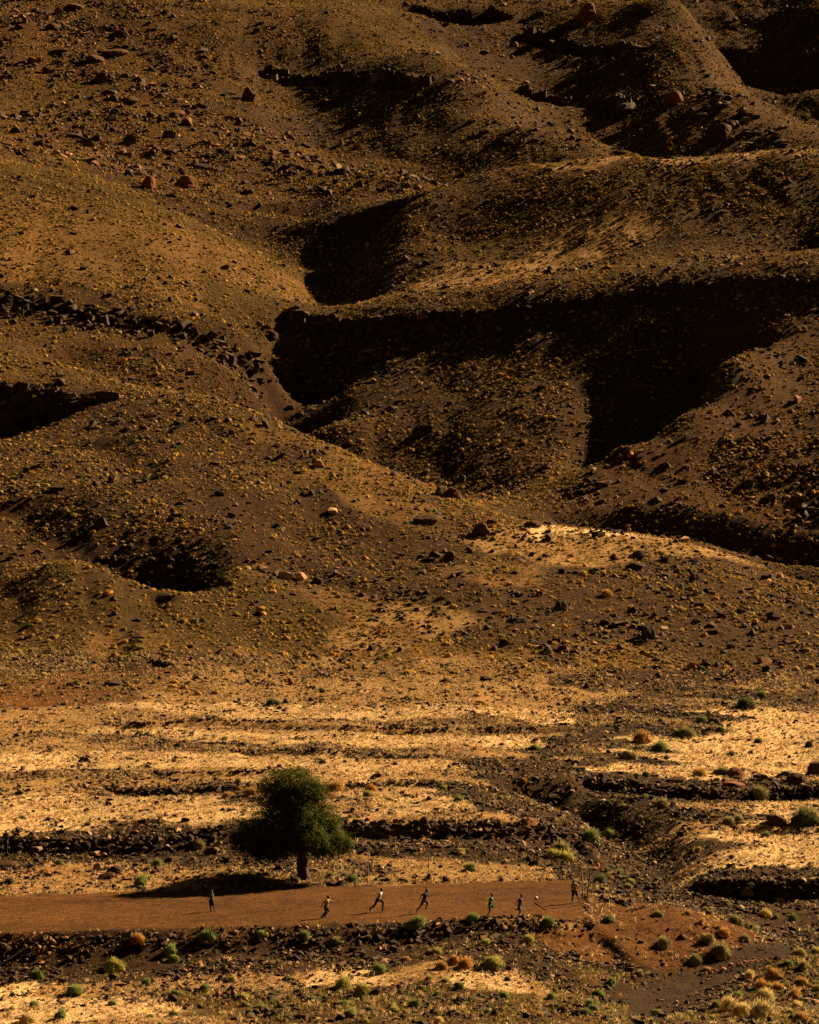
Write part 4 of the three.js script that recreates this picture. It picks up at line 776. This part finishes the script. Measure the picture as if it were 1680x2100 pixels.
// P: joints in tenths-of-pixel crops turned to metres: [x, y] per joint; N = camera side, F = far side
function person(label, base, J, o) {
  const g = new THREE.Group(); g.name = numbered('person'); g.position.set(base[0], base[1], base[2]); scene.add(g); tag(g, label, 'person');
  const S = o.scale, [x0, y0] = o.origin, k = o.size ?? 1, D = { head: 0, neck: 0, shN: .17, shF: -.17, elN: .23, elF: -.23, haN: .2, haF: -.2, hipN: .085, hipF: -.085, knN: .1, knF: -.1, anN: .095, anF: -.095, ...(o.depth ?? {}) };
  const V = {}; for (const n in J) V[n] = [(J[n][0] - x0) / S, (y0 - J[n][1]) / S, (D[n] ?? 0) * k];
  const lerp3 = (a, b, t) => a.map((v, i) => mix(v, b[i], t)), bone = (a, b, r0, r1) => [...a, ...b, r0 * k, r1 * k];
  const mid = lerp3(V.hipN, V.hipF, .5), chest = lerp3(V.neck, mid, .32), waist = lerp3(V.neck, mid, .72), face = o.face ?? [1, 0];
  const body = [bone(V.neck, V.head, .052, .055), bone(V.neck, chest, .07, .115), bone(lerp3(V.neck, V.shN, .8), lerp3(chest, V.shN, .25), .062, .095), bone(lerp3(V.neck, V.shF, .8), lerp3(chest, V.shF, .25), .062, .095), bone(chest, waist, .12, .105), bone(waist, mid, .105, .115)];
  const limbs = {};
  for (const s of ['N', 'F']) {
    const sh_ = V['sh' + s], el = V['el' + s], ha = V['ha' + s], hp = V['hip' + s], kn = V['kn' + s], an = V['an' + s];
    body.push(bone(lerp3(V.neck, sh_, .3), sh_, .06, .056), bone(sh_, el, .052, .039), bone(el, ha, .037, .026), bone(lerp3(mid, hp, .6), hp, .1, .092), bone(hp, kn, .088, .056), bone(kn, lerp3(kn, an, .35), .053, .055), bone(lerp3(kn, an, .35), an, .055, .036));
    const sd = an.map((v, i) => v - kn[i]), sl = Math.hypot(...sd), pitch_ = o['toe' + s] ?? 0;       // foot: at right angles to the shin, turned by toe
    const fx = face[0], fz = face[1], dir = [Math.cos(pitch_) * fx, Math.sin(pitch_), Math.cos(pitch_) * fz], heel = an.map((v, i) => v - dir[i] * .05 * k + [0, -.045, 0][i] * k), toe = an.map((v, i) => v + dir[i] * .155 * k + [0, -.05, 0][i] * k);
    limbs[s] = { sh_, el, ha, hp, kn, an, heel, toe };
    if (!o.shoes) body.push(bone(an, heel, .036, .034), bone(heel, toe, .036, .024));
  }
  const geos = [skin(body, .014 * k, .017)];
  for (const s of ['N', 'F']) {         // hands: palm, four unequal bent fingers, a thumb from the side of the palm
    const { el, ha } = limbs[s], a = new THREE.Vector3(...ha), w = a.clone().sub(new THREE.Vector3(...el)).normalize(), side = new THREE.Vector3(0, 0, 1).cross(w).normalize(), out = w.clone().cross(side).normalize();
    const P = (l, q, r) => a.clone().addScaledVector(w, l * k).addScaledVector(out, q * k).addScaledVector(side, r * k).toArray(), hb = [bone(P(0, 0, 0), P(.075, -.018, .005), .026, .022), bone(P(0, 0, 0), P(.08, .018, .005), .026, .022)];
    [[-.028, .062], [-.010, .074], [.010, .070], [.027, .055]].forEach(([q, l]) => { hb.push(bone(P(.08, q, .005), P(.08 + l * .5, q, .02), .0105, .010), bone(P(.08 + l * .5, q, .02), P(.08 + l * .85, q, .05), .010, .008)); });
    hb.push(bone(P(.02, -.026, .01), P(.055, -.055, .025), .0125, .011), bone(P(.055, -.055, .025), P(.085, -.058, .045), .011, .009));
    geos.push(skin(hb, .004, .006));
  }
  {                                     // head: skull, jaw, nose, ears
    const H = new THREE.Vector3(...V.head), f = new THREE.Vector3(face[0], 0, face[1]).normalize(), sd = new THREE.Vector3(0, 1, 0).cross(f), P = (fw, up, si) => H.clone().addScaledVector(f, fw * k).add(new THREE.Vector3(0, up * k, 0)).addScaledVector(sd, si * k).toArray();
    const hb = [bone(P(-.018, .03, 0), P(.015, .035, 0), .088, .082), bone(P(.012, -.01, .018), P(.05, -.07, .012), .066, .036), bone(P(.012, -.01, -.018), P(.05, -.07, -.012), .066, .036), bone(P(.082, .012, 0), P(.104, -.022, 0), .010, .014), bone(P(.075, -.052, -.015), P(.075, -.052, .015), .018, .018), bone(P(-.005, .012, .082), P(-.008, -.018, .08), .014, .010), bone(P(-.005, .012, -.082), P(-.008, -.018, -.08), .014, .010), bone(P(.07, .03, .032), P(.07, .03, -.032), .024, .024), bone(P(-.02, -.06, 0), V.neck, .056, .052)];
    geos.push(skin(hb, .008, .008));
    part('hair', skin([bone(P(-.024, .045, 0), P(.008, .058, 0), .088, .078)], .008, .010), HAIR, g);
    const eye = []; for (const q of [-.032, .032]) { const e = new THREE.SphereGeometry(.011 * k, 8, 6); e.translate(...P(.088, .016, q)); eye.push(e); } part('eyes', mergeGeometries(eye), std(.35, .32, .28, { roughness: .3 }), g);
  }
  geos.forEach((q) => { q.deleteAttribute('uv'); });
  const b = part('body', mergeGeometries(geos.map((q) => q.index ? q.toNonIndexed() : q)), SKIN, g);
  const N = limbs.N, F = limbs.F, e = .017;
  const shirt = [bone(lerp3(V.neck, chest, .35), chest, .075, .135), bone(lerp3(V.neck, V.shN, .8), lerp3(chest, V.shN, .25), .074, .112), bone(lerp3(V.neck, V.shF, .8), lerp3(chest, V.shF, .25), .074, .112), bone(chest, waist, .14, .130), bone(waist, lerp3(waist, mid, .75), .13, .138)];
  const sleeve = o.sleeve ?? .62; for (const L of [N, F]) shirt.push(bone(lerp3(V.neck, L.sh_, .3), L.sh_, .074, .072), bone(L.sh_, lerp3(L.sh_, L.el, sleeve), .069, .064));
  if (o.shirt) part('shirt', skin(shirt, .014, .017), o.shirt, g);
  const leg = o.legs ?? 1; const tr = [bone(lerp3(waist, mid, .6), mid, .122, .135)];
  for (const L of [N, F]) { tr.push(bone(lerp3(mid, L.hp, .6), L.hp, .118, .112), bone(L.hp, leg >= 1 ? L.kn : lerp3(L.hp, L.kn, leg), .108, leg >= 1 ? .076 : .10)); if (leg >= 1) tr.push(bone(L.kn, lerp3(L.kn, L.an, .95), .074, .060)); }
  part(leg >= 1 ? 'trousers' : 'shorts', skin(tr, .014, .017), o.bottom, g);
  if (o.shoes) for (const L of [N, F]) part('shoe', skin([bone(L.an, L.heel, .042, .042), bone(L.heel, L.toe, .044, .032)], .012, .010), o.shoes, g);
  const box = new THREE.Box3().setFromObject(g), want = base[1] + (o.lift ?? 0); g.position.y += want - box.min.y - .012;
  return g;
}
const stand = (u, v) => { const d = EYE * FOCAL / (v - 1050), X = (u - 840) / FOCAL * d; return [X, height(X, d), -d]; };
person('person standing in dark shorts and lime shirt near the tree shadow', stand(436, 1869.5), { head: [700, 600], neck: [700, 690], shN: [640, 715], shF: [742, 715], elN: [585, 800], elF: [752, 840], haN: [540, 860], haF: [808, 930], hipN: [655, 985], hipF: [725, 985], knN: [650, 1190], knF: [775, 1185], anN: [668, 1410], anF: [828, 1395] },
  { scale: 615, origin: [740, 1470], face: [.35, .94], depth: { shN: .03, shF: -.03, elN: .04, elF: -.02, haN: .14, haF: .12, hipN: .02, hipF: -.02, knN: .06, knF: -.02, anN: .02, anF: -.04 }, shirt: cloth(.06, .11, .008), bottom: cloth(.012, .012, .016), legs: .85 });
person('person in yellow shirt and black trousers running with arm stretched', stand(663, 1882), { head: [695, 435], neck: [668, 525], shN: [625, 560], shF: [705, 552], elN: [490, 640], elF: [815, 630], haN: [425, 780], haF: [935, 700], hipN: [570, 835], hipF: [605, 835], knN: [600, 1050], knF: [690, 1000], anN: [425, 1240], anF: [530, 1225] },
  { scale: 603, origin: [480, 1310], toeN: -.35, toeF: -.5, shirt: cloth(.27, .19, .008), bottom: cloth(.010, .010, .010), shoes: SHOE, sleeve: .5 });
person('person in white vest and dark trousers in long running stride', stand(773, 1870), { head: [845, 330], neck: [812, 425], shN: [770, 470], shF: [825, 462], elN: [722, 650], elF: [835, 650], haN: [800, 690], haF: [955, 665], hipN: [660, 750], hipF: [740, 760], knN: [570, 950], knF: [905, 865], anN: [345, 1150], anF: [885, 1195] },
  { scale: 607, origin: [640, 1255], toeN: -1.2, toeF: 0, shirt: cloth(.56, .50, .47), bottom: cloth(.014, .012, .012), shoes: SHOE, sleeve: .35 });
person('person in black shirt and navy shorts sprinting barefoot', stand(868, 1873), { head: [740, 365], neck: [722, 460], shN: [640, 500], shF: [770, 495], elN: [505, 545], elF: [825, 645], haN: [450, 690], haF: [880, 622], hipN: [590, 790], hipF: [640, 795], knN: [480, 1020], knF: [785, 870], anN: [318, 1205], anF: [705, 1120] },
  { scale: 607, origin: [590, 1340], toeN: -1.3, toeF: -.2, shirt: cloth(.016, .016, .020), bottom: cloth(.035, .035, .11), legs: .72 });
person('boy sized person in green kit running behind the ball', stand(1004, 1877), { head: [365, 275], neck: [358, 332], shN: [330, 352], shF: [368, 350], elN: [285, 408], elF: [388, 430], haN: [330, 440], haF: [445, 468], hipN: [300, 520], hipF: [325, 522], knN: [318, 660], knF: [400, 598], anN: [258, 775], anF: [262, 612] },
  { scale: 373, origin: [300, 803], size: .88, toeN: -.15, toeF: -1.5, shirt: cloth(.025, .13, .035), bottom: cloth(.022, .115, .03), legs: .85, shoes: SHOE });
person('boy sized person in navy blue kit closest to the ball', stand(1065, 1877), { head: [1165, 292], neck: [1152, 350], shN: [1115, 375], shF: [1172, 378], elN: [1060, 435], elF: [1168, 480], haN: [1008, 500], haF: [1202, 570], hipN: [1090, 560], hipF: [1125, 560], knN: [1132, 685], knF: [1085, 660], anN: [1090, 775], anF: [1002, 618] },
  { scale: 373, origin: [1105, 803], size: .88, toeN: -.1, toeF: -1.2, shirt: cloth(.035, .033, .13), bottom: cloth(.03, .027, .10), legs: .9, shoes: SHOEW });
person('goalkeeper in pale shirt and dark shorts standing before the goal', stand(1181, 1852.5), { head: [615, 900], neck: [622, 965], shN: [562, 1000], shF: [715, 1000], elN: [535, 1105], elF: [768, 1075], haN: [545, 1215], haF: [735, 1180], hipN: [598, 1230], hipF: [682, 1230], knN: [578, 1420], knF: [750, 1405], anN: [560, 1590], anF: [808, 1575] },
  { scale: 470, origin: [685, 1635], face: [-.6, .8], depth: { shN: .05, shF: -.05, elN: .1, elF: -.06, haN: .16, haF: .06, hipN: .03, hipF: -.03, knN: .1, knF: .0, anN: .04, anF: -.06 }, shirt: cloth(.32, .24, .18), bottom: cloth(.020, .016, .015), legs: .62 });
{ const X = (12.5 - 840) / FOCAL * 214.6; person('dark clothed person standing by the stone wall at the left edge', [X, height(X, 214.6), -214.6], { head: [185, 300], neck: [180, 350], shN: [125, 375], shF: [232, 375], elN: [95, 470], elF: [245, 470], haN: [120, 560], haF: [225, 560], hipN: [150, 570], hipF: [205, 570], knN: [150, 730], knF: [205, 730], anN: [150, 880], anF: [208, 880] },
  { scale: 366, origin: [180, 920], face: [.3, .95], depth: { shN: .04, shF: -.04, elN: .05, elF: -.03, haN: .14, haF: .12, hipN: .02, hipF: -.02, knN: .05, knF: 0, anN: .02, anF: -.03 }, shirt: cloth(.018, .016, .022), bottom: cloth(.012, .011, .014), sleeve: 1 }); }
renderer.render(scene, camera);
